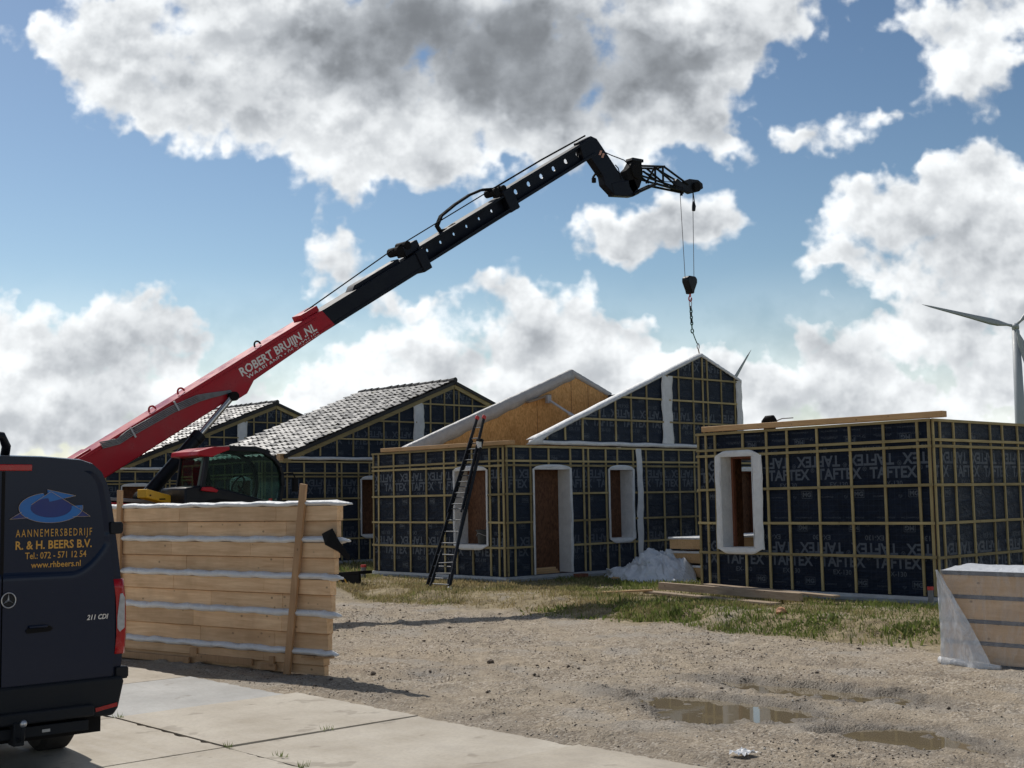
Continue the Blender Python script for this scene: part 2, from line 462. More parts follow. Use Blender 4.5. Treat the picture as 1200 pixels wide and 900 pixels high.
def tiles_mat(name='dark_glazed_tile', k=1.0, r0=.42, r1=.66, moss=False):
    m, t, b = base_mat(name, .34, 0, 1.0)
    v = coords(t)
    n = noise(t, v, 7, 6, .65)
    t.links.new(ramp(t, n.outputs['Fac'], [(.3, (.05 * k, .043 * k, .038 * k)), (.52, (.11 * k, .10 * k, .092 * k)), (.75, (.17 * k, .16 * k, .10 * k) if not moss else (.22, .20, .08))]), b.inputs['Base Color'])
    n2 = noise(t, v, 26, 5, .6)
    t.links.new(smooth(t, n2.outputs['Fac'], .3, .75, r0, r1), b.inputs['Roughness'])
    b.inputs['IOR'].default_value = 1.9
    bump(t, b, n2.outputs['Fac'], .25, .01)
    b.inputs['Coat Weight'].default_value = .5
    b.inputs['Coat Roughness'].default_value = .45
    return m
M['tile'] = tiles_mat()
M['tile_b'] = tiles_mat('pale_glare_tile', 1.8, .38, .6)  # sky and sun glare put into the colour of randomly picked tiles
M['tile_c'] = tiles_mat('dark_matt_tile', .45, .75, .95)
M['tile_d'] = tiles_mat('mossy_tile', 1.2, .6, .9, True)
M['tile_dark'] = mottled('dark_roof_edge', (.012, .011, .011), (.03, .028, .026), 6, .6, bs=.3)

# ------------------------------------------------------------------ helpers
def tag(o, label=None, cat=None, group=None, kind=None):
    if label: o['label'] = label
    if cat: o['category'] = cat
    if group: o['group'] = group
    if kind: o['kind'] = kind
    return o

def thing(name, label, cat, loc=(0, 0, 0), rz=0.0, group=None):
    o = bpy.data.objects.new(name, None)
    COL.objects.link(o)
    o.empty_display_size = .3
    o.location = loc
    o.rotation_euler = (0, 0, rz)
    tag(o, label, cat, group)
    return o

class MB:
    """collects shapes, then links them as ONE mesh object"""
    def __init__(self, off=(0, 0, 0)):
        self.v, self.f, self.m, self.off = [], [], [], Vector(off)
    def add(self, vs, fs, mi=0):
        b = len(self.v)
        self.v += [Vector(p) - self.off for p in vs]
        self.f += [tuple(i + b for i in f) for f in fs]
        self.m += [mi] * len(fs)
    def box(self, a, b, mi=0, mat=None):
        x0, y0, z0 = a; x1, y1, z1 = b
        vs = [Vector(p) for p in [(x0, y0, z0), (x1, y0, z0), (x1, y1, z0), (x0, y1, z0), (x0, y0, z1), (x1, y0, z1), (x1, y1, z1), (x0, y1, z1)]]
        if mat: vs = [mat @ p for p in vs]
        self.add(vs, [(0, 3, 2, 1), (4, 5, 6, 7), (0, 1, 5, 4), (1, 2, 6, 5), (2, 3, 7, 6), (3, 0, 4, 7)], mi)
        return self
    def bar(self, p, q, w, h, up=(0, 0, 1), mi=0):
        p, q = Vector(p), Vector(q)
        d = (q - p).normalized()
        s = d.cross(Vector(up))
        if s.length < 1e-4: s = d.cross(Vector((1, 0, 0)))
        s.normalize(); u = s.cross(d)
        vs = []
        for c in (p, q):
            for a, b in ((-1, -1), (1, -1), (1, 1), (-1, 1)):
                vs.append(c + s * a * w / 2 + u * b * h / 2)
        self.add(vs, [(3, 2, 1, 0), (4, 5, 6, 7), (0, 1, 5, 4), (1, 2, 6, 5), (2, 3, 7, 6), (3, 0, 4, 7)], mi)
        return self
    def tube(self, pts, r, seg=10, mi=0, cap=True):
        pts = [Vector(p) for p in pts]
        rs = r if isinstance(r, (list, tuple)) else [r] * len(pts)
        vs, fs = [], []
        prev = None
        for i, p in enumerate(pts):
            d = (pts[min(i + 1, len(pts) - 1)] - pts[max(i - 1, 0)]).normalized()
            if prev is None:
                a = Vector((0, 0, 1)) if abs(d.z) < .9 else Vector((1, 0, 0))
            else:
                a = prev
            s = d.cross(a).normalized(); u = s.cross(d).normalized(); prev = u
            for k in range(seg):
                an = 2 * math.pi * k / seg
                vs.append(p + (s * math.cos(an) + u * math.sin(an)) * rs[i])
        for i in range(len(pts) - 1):
            for k in range(seg):
                k2 = (k + 1) % seg
                fs.append((i * seg + k, i * seg + k2, (i + 1) * seg + k2, (i + 1) * seg + k))
        if cap:
            fs.append(tuple(reversed(range(seg))))
            fs.append(tuple(range((len(pts) - 1) * seg, len(pts) * seg)))
        self.add(vs, fs, mi)
        return self
    def prism(self, poly, o, ax, ay, n, th, mi=0):
        """2-D outline in the plane o + a*ax + b*ay, thickened by th along n"""
        o, ax, ay, n = Vector(o), Vector(ax), Vector(ay), Vector(n)
        k = len(poly)
        vs = [o + ax * a + ay * b for a, b in poly] + [o + ax * a + ay * b + n * th for a, b in poly]
        fs = [tuple(range(k)), tuple(reversed(range(k, 2 * k)))]
        fs += [(i, k + i, k + (i + 1) % k, (i + 1) % k) for i in range(k)]
        self.add(vs, fs, mi)
        return self
    def build(self, name, mats, parent=None, smooth_=False, bevel=0.0, seg=2):
        me = bpy.data.meshes.new(name)
        me.from_pydata([tuple(p) for p in self.v], [], self.f)
        if not isinstance(mats, (list, tuple)): mats = [mats]
        for m in mats: me.materials.append(m)
        me.polygons.foreach_set('material_index', self.m)
        bm = bmesh.new(); bm.from_mesh(me)
        bmesh.ops.recalc_face_normals(bm, faces=bm.faces)
        bm.to_mesh(me); bm.free()
        if smooth_:
            me.shade_smooth()
        me.update()
        o = bpy.data.objects.new(name, me)
        COL.objects.link(o)
        if parent: o.parent = parent
        if bevel:
            md = o.modifiers.new('bevel', 'BEVEL'); md.width = bevel; md.segments = seg; md.limit_method = 'ANGLE'; md.angle_limit = R_(35)
        if smooth_ == 'auto' or bevel:
            me.shade_smooth()
            try: me.set_sharp_from_angle(angle=R_(38))
            except Exception: pass
        return o

def rawmesh(name, v, f, mats, parent=None, smooth_=False):
    me = bpy.data.meshes.new(name)
    v = np.asarray(v, np.float32); f = np.asarray(f, np.int32)
    me.vertices.add(len(v)); me.vertices.foreach_set('co', v.ravel())
    me.loops.add(f.size); me.loops.foreach_set('vertex_index', f.ravel())
    me.polygons.add(len(f)); me.polygons.foreach_set('loop_start', np.arange(0, f.size, f.shape[1], dtype=np.int32))
    me.update(calc_edges=True)
    for m in (mats if isinstance(mats, (list, tuple)) else [mats]): me.materials.append(m)
    if smooth_: me.shade_smooth()
    o = bpy.data.objects.new(name, me); COL.objects.link(o)
    if parent: o.parent = parent
    return o

_TX = {}
def text_geo(s, size=1.0, bold=0.0, align='LEFT', sx=1.0, shear=0.0, space=1.0):
    """outline glyphs -> flat triangles (list of 2-D verts, faces)"""
    key = (s, size, bold, align, sx, shear, space)
    if key in _TX: return _TX[key]
    c = bpy.data.curves.new('t', 'FONT')
    c.body = s; c.size = size; c.offset = bold; c.align_x = align; c.shear = shear; c.space_character = space
    c.resolution_u = 2
    o = bpy.data.objects.new('t', c)
    COL.objects.link(o)
    dg = bpy.context.evaluated_depsgraph_get()
    me = o.evaluated_get(dg).to_mesh()
    vs = [(v.co.x * sx, v.co.y) for v in me.vertices]
    fs = [tuple(p.vertices) for p in me.polygons]
    o.evaluated_get(dg).to_mesh_clear()
    bpy.data.objects.remove(o); bpy.data.curves.remove(c)
    _TX[key] = (vs, fs)
    return vs, fs

def put_text(mb, s, o, ax, ay, size, bold=0, align='LEFT', sx=1.0, mi=0, flip=False, width=None, shear=0.0, space=1.0):
    vs, fs = text_geo(s, size, bold, align, 1.0, shear, space)
    o, ax, ay = Vector(o), Vector(ax), Vector(ay)
    xs = [v[0] for v in vs]
    k = sx
    if width: k = width / (max(xs) - min(xs))
    x0 = min(xs) if align == 'LEFT' else 0
    sgn = -1 if flip else 1
    mb.add([o + ax * ((a - x0) * k * sgn) + ay * (b * sgn) for a, b in vs], fs, mi)

def vnoise(x, y, seed=0):
    """smooth value noise in 2-D (arrays)"""
    xi, yi = np.floor(x).astype(np.int64), np.floor(y).astype(np.int64)
    xf, yf = x - xi, y - yi
    u, v = xf * xf * (3 - 2 * xf), yf * yf * (3 - 2 * yf)
    def h(a, b):
        n = (a * 374761393 + b * 668265263 + seed * 982451653) & 0xffffffff
        n = ((n ^ (n >> 13)) * 1274126177) & 0xffffffff
        return ((n ^ (n >> 16)) & 0xffff) / 65535.0
    return (h(xi, yi) * (1 - u) + h(xi + 1, yi) * u) * (1 - v) + (h(xi, yi + 1) * (1 - u) + h(xi + 1, yi + 1) * u) * v
def fbm(x, y, oct=4, seed=0):
    s, a, t = 0, 1, 0
    for i in range(oct):
        s = s + a * vnoise(x * 2 ** i, y * 2 ** i, seed + i); t += a; a *= .5
    return s / t
def sstep(a, b, x):
    t = np.clip((x - a) / (b - a), 0, 1); return t * t * (3 - 2 * t)

# ------------------------------------------------------------------ ground
PUD = [(-9.35, -2.85, .42, .85, .1), (-9.85, -3.0, .22, .40, .5), (-9.15, -3.5, .2, .35, .2), (-8.05, -3.05, .30, 1.05, .0), (-7.85, -3.8, .22, .5, .1), (-9.55, -4.95, .30, .62, .12), (-9.75, -4.5, .12, .3, .2)]
def pud_field(x, y):
    e = fbm(x * 3.2, y * 3.2, 4, 31) - .5
    e2 = fbm(x * 14, y * 14, 3, 53) - .5
    best = np.full(np.shape(x), 9.0)
    for cx, cy, rx, ry, tw in PUD:
        dx, dy = x - cx - tw * (y - cy) * .3, y - cy
        best = np.minimum(best, np.sqrt((dx / rx) ** 2 + (dy / ry) ** 2))
    return best + e * .9 + e2 * .6
def gz(x, y, fine=True):
    x, y = np.asarray(x, float), np.asarray(y, float)
    edge = -4.05 + .9 * (fbm(y * .45, x * 0 + 3.3, 3, 5) - .5) * 2
    z = -.15 + .15 * sstep(edge, edge + 1.5, x)
    road = 1 - sstep(edge - .4, edge + .6, x)
    z = z + (fbm(x * .5, y * .5, 3, 11) - .5) * .05 * road
    if fine:
        z = z + (fbm(x * 3, y * 3, 4, 2) - .5) * .030
        z = z + (fbm(x * 11, y * 11, 3, 8) - .5) * .011
        bk = np.exp(-((x - edge - .7) / .8) ** 2)
        z = z + bk * (fbm(x * 1.7, y * 1.7, 4, 21) - .38) * .22
        bump_ = sstep(.54, .8, fbm(x * 6, y * 6, 2, 77)) * .03
        z = z + bump_ * road
    # wheel ruts along the road
    for rx in (-7.4, -9.1, -6.4, -10.2):
        w = rx + .25 * (fbm(y * .3, y * 0 + rx, 2, 3) - .5)
        z = z - (.022 + .008 * np.sin(y * 42 + x * 30)) * np.exp(-((x - w) / .16) ** 2) * road + .012 * np.exp(-((np.abs(x - w) - .24) / .07) ** 2) * road
    # mud heap by the ramp and a wet pot hole
    z = z + .30 * np.exp(-(((x + 4.0) / .7) ** 2 + ((y - 12.1) / 1.0) ** 2)) * (.5 + fbm(x * 4, y * 4, 3, 5))
    z = z - .05 * np.exp(-(((x + 9.75) / .16) ** 2 + ((y - .99) / .28) ** 2))
    pf = pud_field(x, y)
    z = z - .060 * (1 - sstep(.8, 1.45, pf))
    # under the concrete plates
    z = np.where(x < -11.35, np.minimum(z, -.165) - .03 * sstep(-11.35, -11.7, x), z)
    return z

def axis_coords(lo, hi, step, far):
    c = list(np.arange(lo, hi + 1e-6, step))
    s, p, a = step, hi, []
    while p < far:
        s *= 1.22; p += s; a.append(p)
    s, p, b = step, lo, []
    while p > -far:
        s *= 1.22; p -= s; b.append(p)
    return np.array(b[::-1] + c + a)
gx = axis_coords(-12.4, -2.0, .045, 3500)
gy = axis_coords(-6.6, 9.5, .055, 3500)
GX, GY = np.meshgrid(gx, gy, indexing='ij')
GZ = gz(GX, GY)
farm = sstep(30, 80, np.hypot(GX, GY))
GZ = GZ * (1 - farm)
nx, ny = len(gx), len(gy)
idx = np.arange(nx * ny).reshape(nx, ny)
gf = np.stack([idx[:-1, :-1], idx[1:, :-1], idx[1:, 1:], idx[:-1, 1:]], -1).reshape(-1, 4)

def ground_mat():
    m, t, b = base_mat('gravel_and_soil', .9, 0, .25)
    v = coords(t)
    at = t.nodes.new('ShaderNodeAttribute'); at.attribute_name = 'wet'
    gr = t.nodes.new('ShaderNodeAttribute'); gr.attribute_name = 'turf'
    big = noise(t, v, .55, 5, .6)
    mid = noise(t, v, 4.0, 7, .65)
    fine = noise(t, v, 38.0, 5, .7)
    vo = t.nodes.new('ShaderNodeTexVoronoi'); vo.inputs['Scale'].default_value = 42
    t.links.new(v, vo.inputs['Vector'])
    sc_ = t.nodes.new('ShaderNodeSeparateColor'); t.links.new(vo.outputs['Color'], sc_.inputs[0])
    col = ramp(t, mid.outputs['Fac'], [(.30, (.28, .225, .16)), (.52, (.435, .36, .265)), (.72, (.54, .455, .34))])
    col = mixm(t, smooth(t, big.outputs['Fac'], .40, .62, 0, .5), col, (.51, .415, .295))
    # gravel grains of different colours
    gcol = ramp(t, sc_.outputs[0], [(0, (.10, .08, .066)), (.35, (.30, .245, .19)), (.7, (.48, .41, .32)), (1, (.70, .64, .56))])
    gm = smooth(t, noise(t, v, 1.3, 4, .6).outputs['Fac'], .38, .62, .18, .62)
    col = mixm(t, gm, col, gcol)
    col = mixm(t, smooth(t, fine.outputs['Fac'], .35, .62, .42, 0), col, (.10, .08, .062))
    crumb = smooth(t, noise(t, v, 9.0, 6, .75).outputs['Fac'], .58, .70, 0, .55)
    col = mixm(t, crumb, col, (.105, .08, .06))
    # soil and dry turf towards the houses
    soil = ramp(t, mid.outputs['Fac'], [(.3, (.15, .115, .065)), (.55, (.30, .24, .14)), (.75, (.46, .38, .25))])
    px_ = t.nodes.new('ShaderNodeSeparateXYZ'); t.links.new(v, px_.inputs[0])
    field = mth(t, 'MULTIPLY', smooth(t, px_.outputs[0], 10.5, 16, 0, 1), smooth(t, mid.outputs['Fac'], .3, .6, .5, 1))
    soil = mixm(t, field, soil, (.085, .115, .035))
    col = mixm(t, gr.outputs['Fac'], col, soil)
    tk = t.nodes.new('ShaderNodeAttribute'); tk.attribute_name = 'track'
    streak = noise(t, coords(t, (7, .8, 1)), 3, 6, .7)
    col = mixm(t, mth(t, 'MULTIPLY', tk.outputs['Fac'], smooth(t, streak.outputs['Fac'], .35, .62, .15, .75)), col, (.20, .165, .13))
    gp = noise(t, v, .9, 4, .55)
    col = mixm(t, smooth(t, gp.outputs['Fac'], .52, .66, 0, .45), col, (.36, .335, .30))
    col = mixm(t, mth(t, 'MULTIPLY', at.outputs['Fac'], .72), col, (.085, .068, .050))
    t.links.new(col, b.inputs['Base Color'])
    t.links.new(smooth(t, at.outputs['Fac'], 0, 1, .92, .38), b.inputs['Roughness'])
    h = mth(t, 'ADD', mth(t, 'MULTIPLY', vo.outputs['Distance'], -.5), mth(t, 'ADD', fine.outputs['Fac'], mid.outputs['Fac']))
    bump(t, b, h, .9, .02)
    return m
M['ground'] = ground_mat()
ground = rawmesh('ground', np.stack([GX, GY, GZ], -1).reshape(-1, 3), gf, M['ground'], smooth_=True)
tag(ground, 'rutted gravel site road and bare soil running past the timber houses', 'ground', kind='structure')
pf = pud_field(GX, GY)
wet = np.clip(1 - sstep(.95, 2.1, pf) + .8 * np.exp(-(((GX + 9.75) / .3) ** 2 + ((GY - .99) / .4) ** 2)) + .35 * (1 - sstep(-11.3, -10.7, GX)) * (fbm(GX * 2, GY * 2, 3, 9) > .45), 0, 1)
wet = np.clip(wet * (.55 + .9 * fbm(GX * 7, GY * 7, 3, 91)), 0, 1)
turf = sstep(-4.5, -3.6, GX + .8 * (fbm(GX, GY, 3, 15) - .5) * 2)
track = np.zeros_like(GX)
for rx, wd in ((-7.4, .20), (-9.1, .22), (-6.4, .17), (-10.2, .20), (-10.9, .35)):
    w = rx + .25 * (fbm(GY * .3, GY * 0 + rx, 2, 3) - .5)
    track = np.maximum(track, np.exp(-((GX - w) / wd) ** 2) * np.clip(fbm(GX * .6, GY * .5, 3, 61) * 2.4 - .7, 0, 1))
for nm, a in (('wet', wet), ('turf', turf), ('track', track)):
    at = ground.data.attributes.new(nm, 'FLOAT', 'POINT')
    at.data.foreach_set('value', a.astype(np.float32).ravel())

def water_mat():
    m, t, b = base_mat('puddle_water', .03, 0, .5)
    b.inputs['Base Color'].default_value = (.17, .135, .085, 1)
    b.inputs['IOR'].default_value = 1.33
    n = noise(t, coords(t), 6, 3, .5)
    bump(t, b, n.outputs['Fac'], .05, .004)
    return m
M['water'] = water_mat()
wl = -.187
for (cx, cy, rx, ry) in ((-9.5, -3.05, .95, 1.22), (-8.0, -3.15, .44, 1.45), (-9.6, -5.25, .75, .90)):
    pts = [(cx + rx * math.cos(a) * (1 + .1 * math.sin(3 * a)), cy + ry * math.sin(a) * (1 + .1 * math.cos(2 * a)), wl) for a in np.linspace(0, 2 * math.pi, 40, endpoint=False)]
    mb = MB(); mb.add(pts, [tuple(range(40))])
    o = mb.build('puddle', M['water'])
    tag(o, 'shallow brown puddle of rainwater in the gravel road', 'water', kind='structure')

# concrete plates, two by two metres
def concrete_mat(i):
    m, t, b = base_mat('concrete_plate_%s' % i, .8, 0, .35)
    v = coords(t)
    n = noise(t, v, 1.1, 6, .6); f = noise(t, v, 30, 5, .7)
    s = noise(t, coords(t, (2.2, .35, 1)), 5, 6, .6)
    c = {0: ((.40, .35, .28), (.55, .50, .42)), 1: ((.36, .355, .34), (.50, .495, .475)), 2: ((.36, .31, .245), (.52, .465, .38))}[i]
    col = ramp(t, n.outputs['Fac'], [(.32, c[0]), (.68, c[1])])
    col = mixm(t, smooth(t, f.outputs['Fac'], .4, .7, 0, .22), col, (.22, .19, .155))
    col = mixm(t, smooth(t, s.outputs['Fac'], .48, .72, 0, .55 if i == 1 else .22), col, (.27, .26, .25) if i == 1 else (.27, .22, .165))
    st = noise(t, v, 3.4, 3, .5)
    col = mixm(t, smooth(t, st.outputs['Fac'], .63, .70, 0, .45), col, (.20, .165, .125))
    t.links.new(col, b.inputs['Base Color'])
    bump(t, b, f.outputs['Fac'], .25, .004)
    t.links.new(smooth(t, s.outputs['Fac'], .4, .7, .85, .55), b.inputs['Roughness'])
    return m
M['con'] = [concrete_mat(i) for i in range(3)]
mb = MB()
ys = [-13.4, -11.35, -9.33, -7.30, -5.27, -3.25, -1.22, .81, 2.83, 4.86, 6.9, 8.9, 10.9, 12.9]
xs = [-25.7, -23.7, -21.67, -19.65, -17.63, -15.61, -13.59, -11.57]
for i in range(len(xs) - 1):
    for j in range(len(ys) - 1):
        jx = random.uniform(-.03, .03) if i == len(xs) - 2 else 0
        if i == len(xs) - 2: jx += {-3.25: -.04, -1.22: -.05, .81: -.16, 2.83: -.20}.get(ys[j], random.uniform(-.1, 0))
        x0, x1, y0, y1 = xs[i] + .011, xs[i + 1] - .011 + jx, ys[j] + .011, ys[j + 1] - .011
        dz = random.uniform(-.006, .006)
        tz = [random.uniform(-.004, .004) for _ in range(4)]
        mi = 1 if (i == 6 and ys[j] == .81) else random.choice([0, 0, 2])
        # chipped outer edge: outline with wobble
        pts = []
        def side(a, b, n, amp):
            for k in range(n):
                f = k / n
                q = Vector(a).lerp(Vector(b), f)
                w = 0 if k == 0 else random.uniform(0, amp) * (random.random() < .5)
                pts.append((q.x, q.y, w))
        side((x0, y0, 0), (x1, y0, 0), 8, .004); side((x1, y0, 0), (x1, y1, 0), 26, .035); side((x1, y1, 0), (x0, y1, 0), 8, .004); side((x0, y1, 0), (x0, y0, 0), 8, .004)
        n = len(pts)
        cx, cy = (x0 + x1) / 2, (y0 + y1) / 2
        def top(px_, py_): 
            u, v = (px_ - x0) / (x1 - x0), (py_ - y0) / (y1 - y0)
            return -.150 + dz + tz[0] * (1 - u) * (1 - v) + tz[1] * u * (1 - v) + tz[2] * u * v + tz[3] * (1 - u) * v
        vt = [(p[0] - (p[2] if p[0] > cx + .9 * (x1 - cx) else 0), p[1], top(p[0], p[1])) for p in pts]
        vb = [(a, b_, -.30) for a, b_, c_ in vt]
        mb.add(vt + vb, [tuple(range(n))] + [(k, n + k, n + (k + 1) % n, (k + 1) % n) for k in range(n)], mi)
pav = mb.build('concrete_pavement', M['con'])
tag(pav, 'pale square concrete road plates with dark joints in the foreground', 'pavement', kind='structure')

# pebbles and clods on the road (nobody could count them)
def scatter_stones(name, n, area, smin, smax, mat, label, dark=False):
    base = np.array([(1, 0, 0), (-1, 0, 0), (0, 1, 0), (0, -1, 0), (0, 0, 1), (0, 0, -1)], float)
    fc = np.array([(0, 2, 4), (2, 1, 4), (1, 3, 4), (3, 0, 4), (2, 0, 5), (1, 2, 5), (3, 1, 5), (0, 3, 5)])
    x = rng.uniform(area[0], area[1], n * 3); y = rng.uniform(area[2], area[3], n * 3)
    keep = (fbm(x * .8, y * .8, 3, 44) > rng.uniform(.25, .70, n * 3)) & (pud_field(x, y) > 1.0)
    x, y = x[keep][:n], y[keep][:n]; n = len(x)
    s = smin + (smax - smin) * rng.uniform(0, 1, n) ** 4
    z = gz(x, y) + s * .25
    jit = rng.uniform(.55, 1.25, (n, 6, 1)) * np.array([1, 1, .65])
    an = rng.uniform(0, 6.28, n)
    P = base[None] * jit * s[:, None, None]
    c, s_ = np.cos(an)[:, None], np.sin(an)[:, None]
    Q = np.stack([P[..., 0] * c - P[..., 1] * s_, P[..., 0] * s_ + P[..., 1] * c, P[..., 2]], -1) + np.stack([x, y, z], -1)[:, None]
    F = fc[None] + (np.arange(n) * 6)[:, None, None]
    o = rawmesh(name, Q.reshape(-1, 3), F.reshape(-1, 3), mat)
    tag(o, label, 'gravel', kind='stuff')
    return o
def pebble_mat():
    m, t, b = base_mat('mixed_pebbles', .85, 0, .3)
    v = coords(t)
    w = t.nodes.new('ShaderNodeTexWhiteNoise')
    sn = t.nodes.new('ShaderNodeVectorMath'); sn.operation = 'SNAP'; t.links.new(v, sn.inputs[0]); sn.inputs[1].default_value = (.04, .04, .5)
    t.links.new(sn.outputs[0], w.inputs['Vector'])
    t.links.new(ramp(t, w.outputs['Value'], [(0, (.07, .055, .045)), (.4, (.18, .145, .11)), (.8, (.36, .31, .25)), (1, (.60, .57, .52))]), b.inputs['Base Color'])
    return m
M['pebble'] = pebble_mat()
M['clod'] = mottled('dark_clods', (.06, .045, .034), (.16, .125, .095), 6, .95, bs=.4)
scatter_stones('gravel', 30000, (-11.5, -4.0, -6.5, 9), .003, .015, M['pebble'], 'small loose gravel scattered over the site road')
scatter_stones('soil_clods', 700, (-11.3, -4.0, -6, 12), .007, .034, M['clod'], 'dark crumbs of soil scattered over the site road')

# grass
def grass_mat():
    m, t, b = base_mat('grass_blades', .6, 0, .25)
    c = t.nodes.new('ShaderNodeTexCoord')
    at = t.nodes.new('ShaderNodeAttribute'); at.attribute_name = 'dry'
    w = noise(t, c.outputs['Object'], 9, 3)
    green = ramp(t, w.outputs['Fac'], [(.3, (.085, .125, .028)), (.7, (.20, .25, .065))])
    dry = ramp(t, w.outputs['Fac'], [(.3, (.24, .18, .085)), (.7, (.50, .41, .23))])
    t.links.new(mixm(t, at.outputs['Fac'], green, dry), b.inputs['Base Color'])
    b.inputs['Transmission Weight'].default_value = 0
    tl = t.nodes.new('ShaderNodeBsdfTranslucent')
    t.links.new(mixm(t, at.outputs['Fac'], green, dry), tl.inputs[0])
    mx = t.nodes.new('ShaderNodeMixShader'); mx.inputs[0].default_value = .45
    t.links.new(b.outputs[0], mx.inputs[1]); t.links.new(tl.outputs[0], mx.inputs[2])
    t.links.new(mx.outputs[0], t.nodes['Material Output'].inputs[0])
    return m
M['grass'] = grass_mat()
def grass_patch(name, n, area, hmin, hmax, wmin, wmax, dens_fn, dry_fn, label):
    x = rng.uniform(area[0], area[1], n); y = rng.uniform(area[2], area[3], n)
    k = dens_fn(x, y) > rng.uniform(0, 1, n)
    x, y = x[k], y[k]; n = len(x)
    cl = fbm(x * 2.2, y * 2.2, 3, 63)
    h = (hmin + (hmax - hmin) * rng.uniform(0, 1, n) ** 2) * (.35 + 1.4 * np.clip(cl - .2, 0, 1))
    w = rng.uniform(wmin, wmax, n)
    an = rng.uniform(0, 6.28, n); ln = rng.uniform(.1, .9, n) * h
    la = rng.uniform(0, 6.28, n)
    z = gz(x, y) - .005
    dx, dy = np.cos(an) * w / 2, np.sin(an) * w / 2
    lx, ly = np.cos(la) * ln, np.sin(la) * ln
    V = np.stack([
        np.stack([x - dx, y - dy, z], -1), np.stack([x + dx, y + dy, z], -1),
        np.stack([x + dx * .8 + lx * .4, y + dy * .8 + ly * .4, z + h * .62], -1), np.stack([x - dx * .8 + lx * .4, y - dy * .8 + ly * .4, z + h * .62], -1),
        np.stack([x + lx, y + ly, z + h], -1)], 1)
    F = np.array([(0, 1, 2), (0, 2, 3), (3, 2, 4)])[None] + (np.arange(n) * 5)[:, None, None]
    o = rawmesh(name, V.reshape(-1, 3), F.reshape(-1, 3), M['grass'])
    dr = np.clip(dry_fn(x, y) + rng.normal(0, .22, n), 0, 1)
    at = o.data.attributes.new('dry', 'FLOAT', 'POINT')
    at.data.foreach_set('value', np.repeat(dr, 5).astype(np.float32))
    tag(o, label, 'grass', kind='stuff')
    return o
def sand(x, y):      # trampled bare strip
    return np.exp(-(((x + 3.0) / .9) ** 2 + ((y - 6.4) / 2.4) ** 2))
def dn(x, y):
    edge = -4.1 + .9 * (fbm(y * .45, x * 0 + 3.3, 3, 5) - .5) * 2
    d = sstep(edge - .15, edge + .35, x) * (.25 + 1.3 * sstep(.38, .62, fbm(x * 1.3, y * 1.3, 4, 71)))
    return d * (1 - .85 * sand(x, y)) * (1 - .4 * sstep(9, 12, y))
def dryf(x, y):
    return np.clip(.22 + .55 * sstep(3.2, 6.5, y) + 1.6 * (fbm(x * .9, y * .9, 3, 17) - .5) - .25 * sstep(-1.2, -.3, x), 0, 1)
grass_patch('grass', 120000, (-4.7, -.45, -6.5, 16), .03, .13, .008, .020, dn, dryf, 'tufty green and dry grass on the verge before the houses')
grass_patch('grass', 34000, (-.3, 9.5, 5.0, 9.8), .03, .13, .012, .028, lambda x, y: .3 + .7 * sstep(.4, .6, fbm(x, y, 3, 5)), dryf, 'grass in the gap between the two nearest houses')
grass_patch('grass', 26000, (-5.0, 9.0, 15.1, 19.9), .06, .24, .014, .03, lambda x, y: .3 + .7 * sstep(.4, .6, fbm(x, y, 3, 5)), dryf, 'grass in the gap before the tiled house')
# coarse leafy weeds at the bank edge
def weeds_d(x, y):
    return np.exp(-((x + 3.35) / .55) ** 2) * sstep(.46, .56, fbm(x * 1.6, y * 1.6, 3, 99)) * (1 - sstep(4.4, 6.0, y))
grass_patch('weeds', 17000, (-4.7, -2.0, -5.5, 6.5), .05, .17, .02, .045, weeds_d, lambda x, y: x * 0 + .02, 'lush green weeds growing along the road edge of the verge')
# little weeds in the plate joints
wj = MB()
for (wx, wy) in ((-13.58, -1.25), (-13.5, -1.9), (-13.6, -2.35), (-13.55, .78), (-12.6, -1.2)):
    for _ in range(12):
        a = random.uniform(0, 6.28); r = random.uniform(0, .05); h = random.uniform(.02, .06)
        x, y = wx + r * math.cos(a), wy + r * 1.8 * math.sin(a)
        l = random.uniform(.01, .03)
        wj.add([(x - .004, y, -.15), (x + .004, y, -.15), (x + l * math.cos(a), y + l * math.sin(a), -.15 + h)], [(0, 1, 2)])
o = wj.build('weeds', M['grass']); tag(o, 'small weeds sprouting from the joints of the concrete plates', 'weeds', kind='stuff')

# ------------------------------------------------------------------ houses
XV, YV, ZV = Vector((1, 0, 0)), Vector((0, 1, 0)), Vector((0, 0, 1))
LEN, WID, HT = 4.85, 10.4, 3.0
RX0, RZ0, RXP, RZP, RX1, RZ1 = .87, 3.13, 6.92, 5.46, 8.54, 4.86     # gable outline

class Wall:
    def __init__(s, o, ra, out): s.o, s.ra, s.out = Vector(o), Vector(ra), Vector(out)
    def p(s, a, z, n=0.0): return s.o + s.ra * a + ZV * z + s.out * n

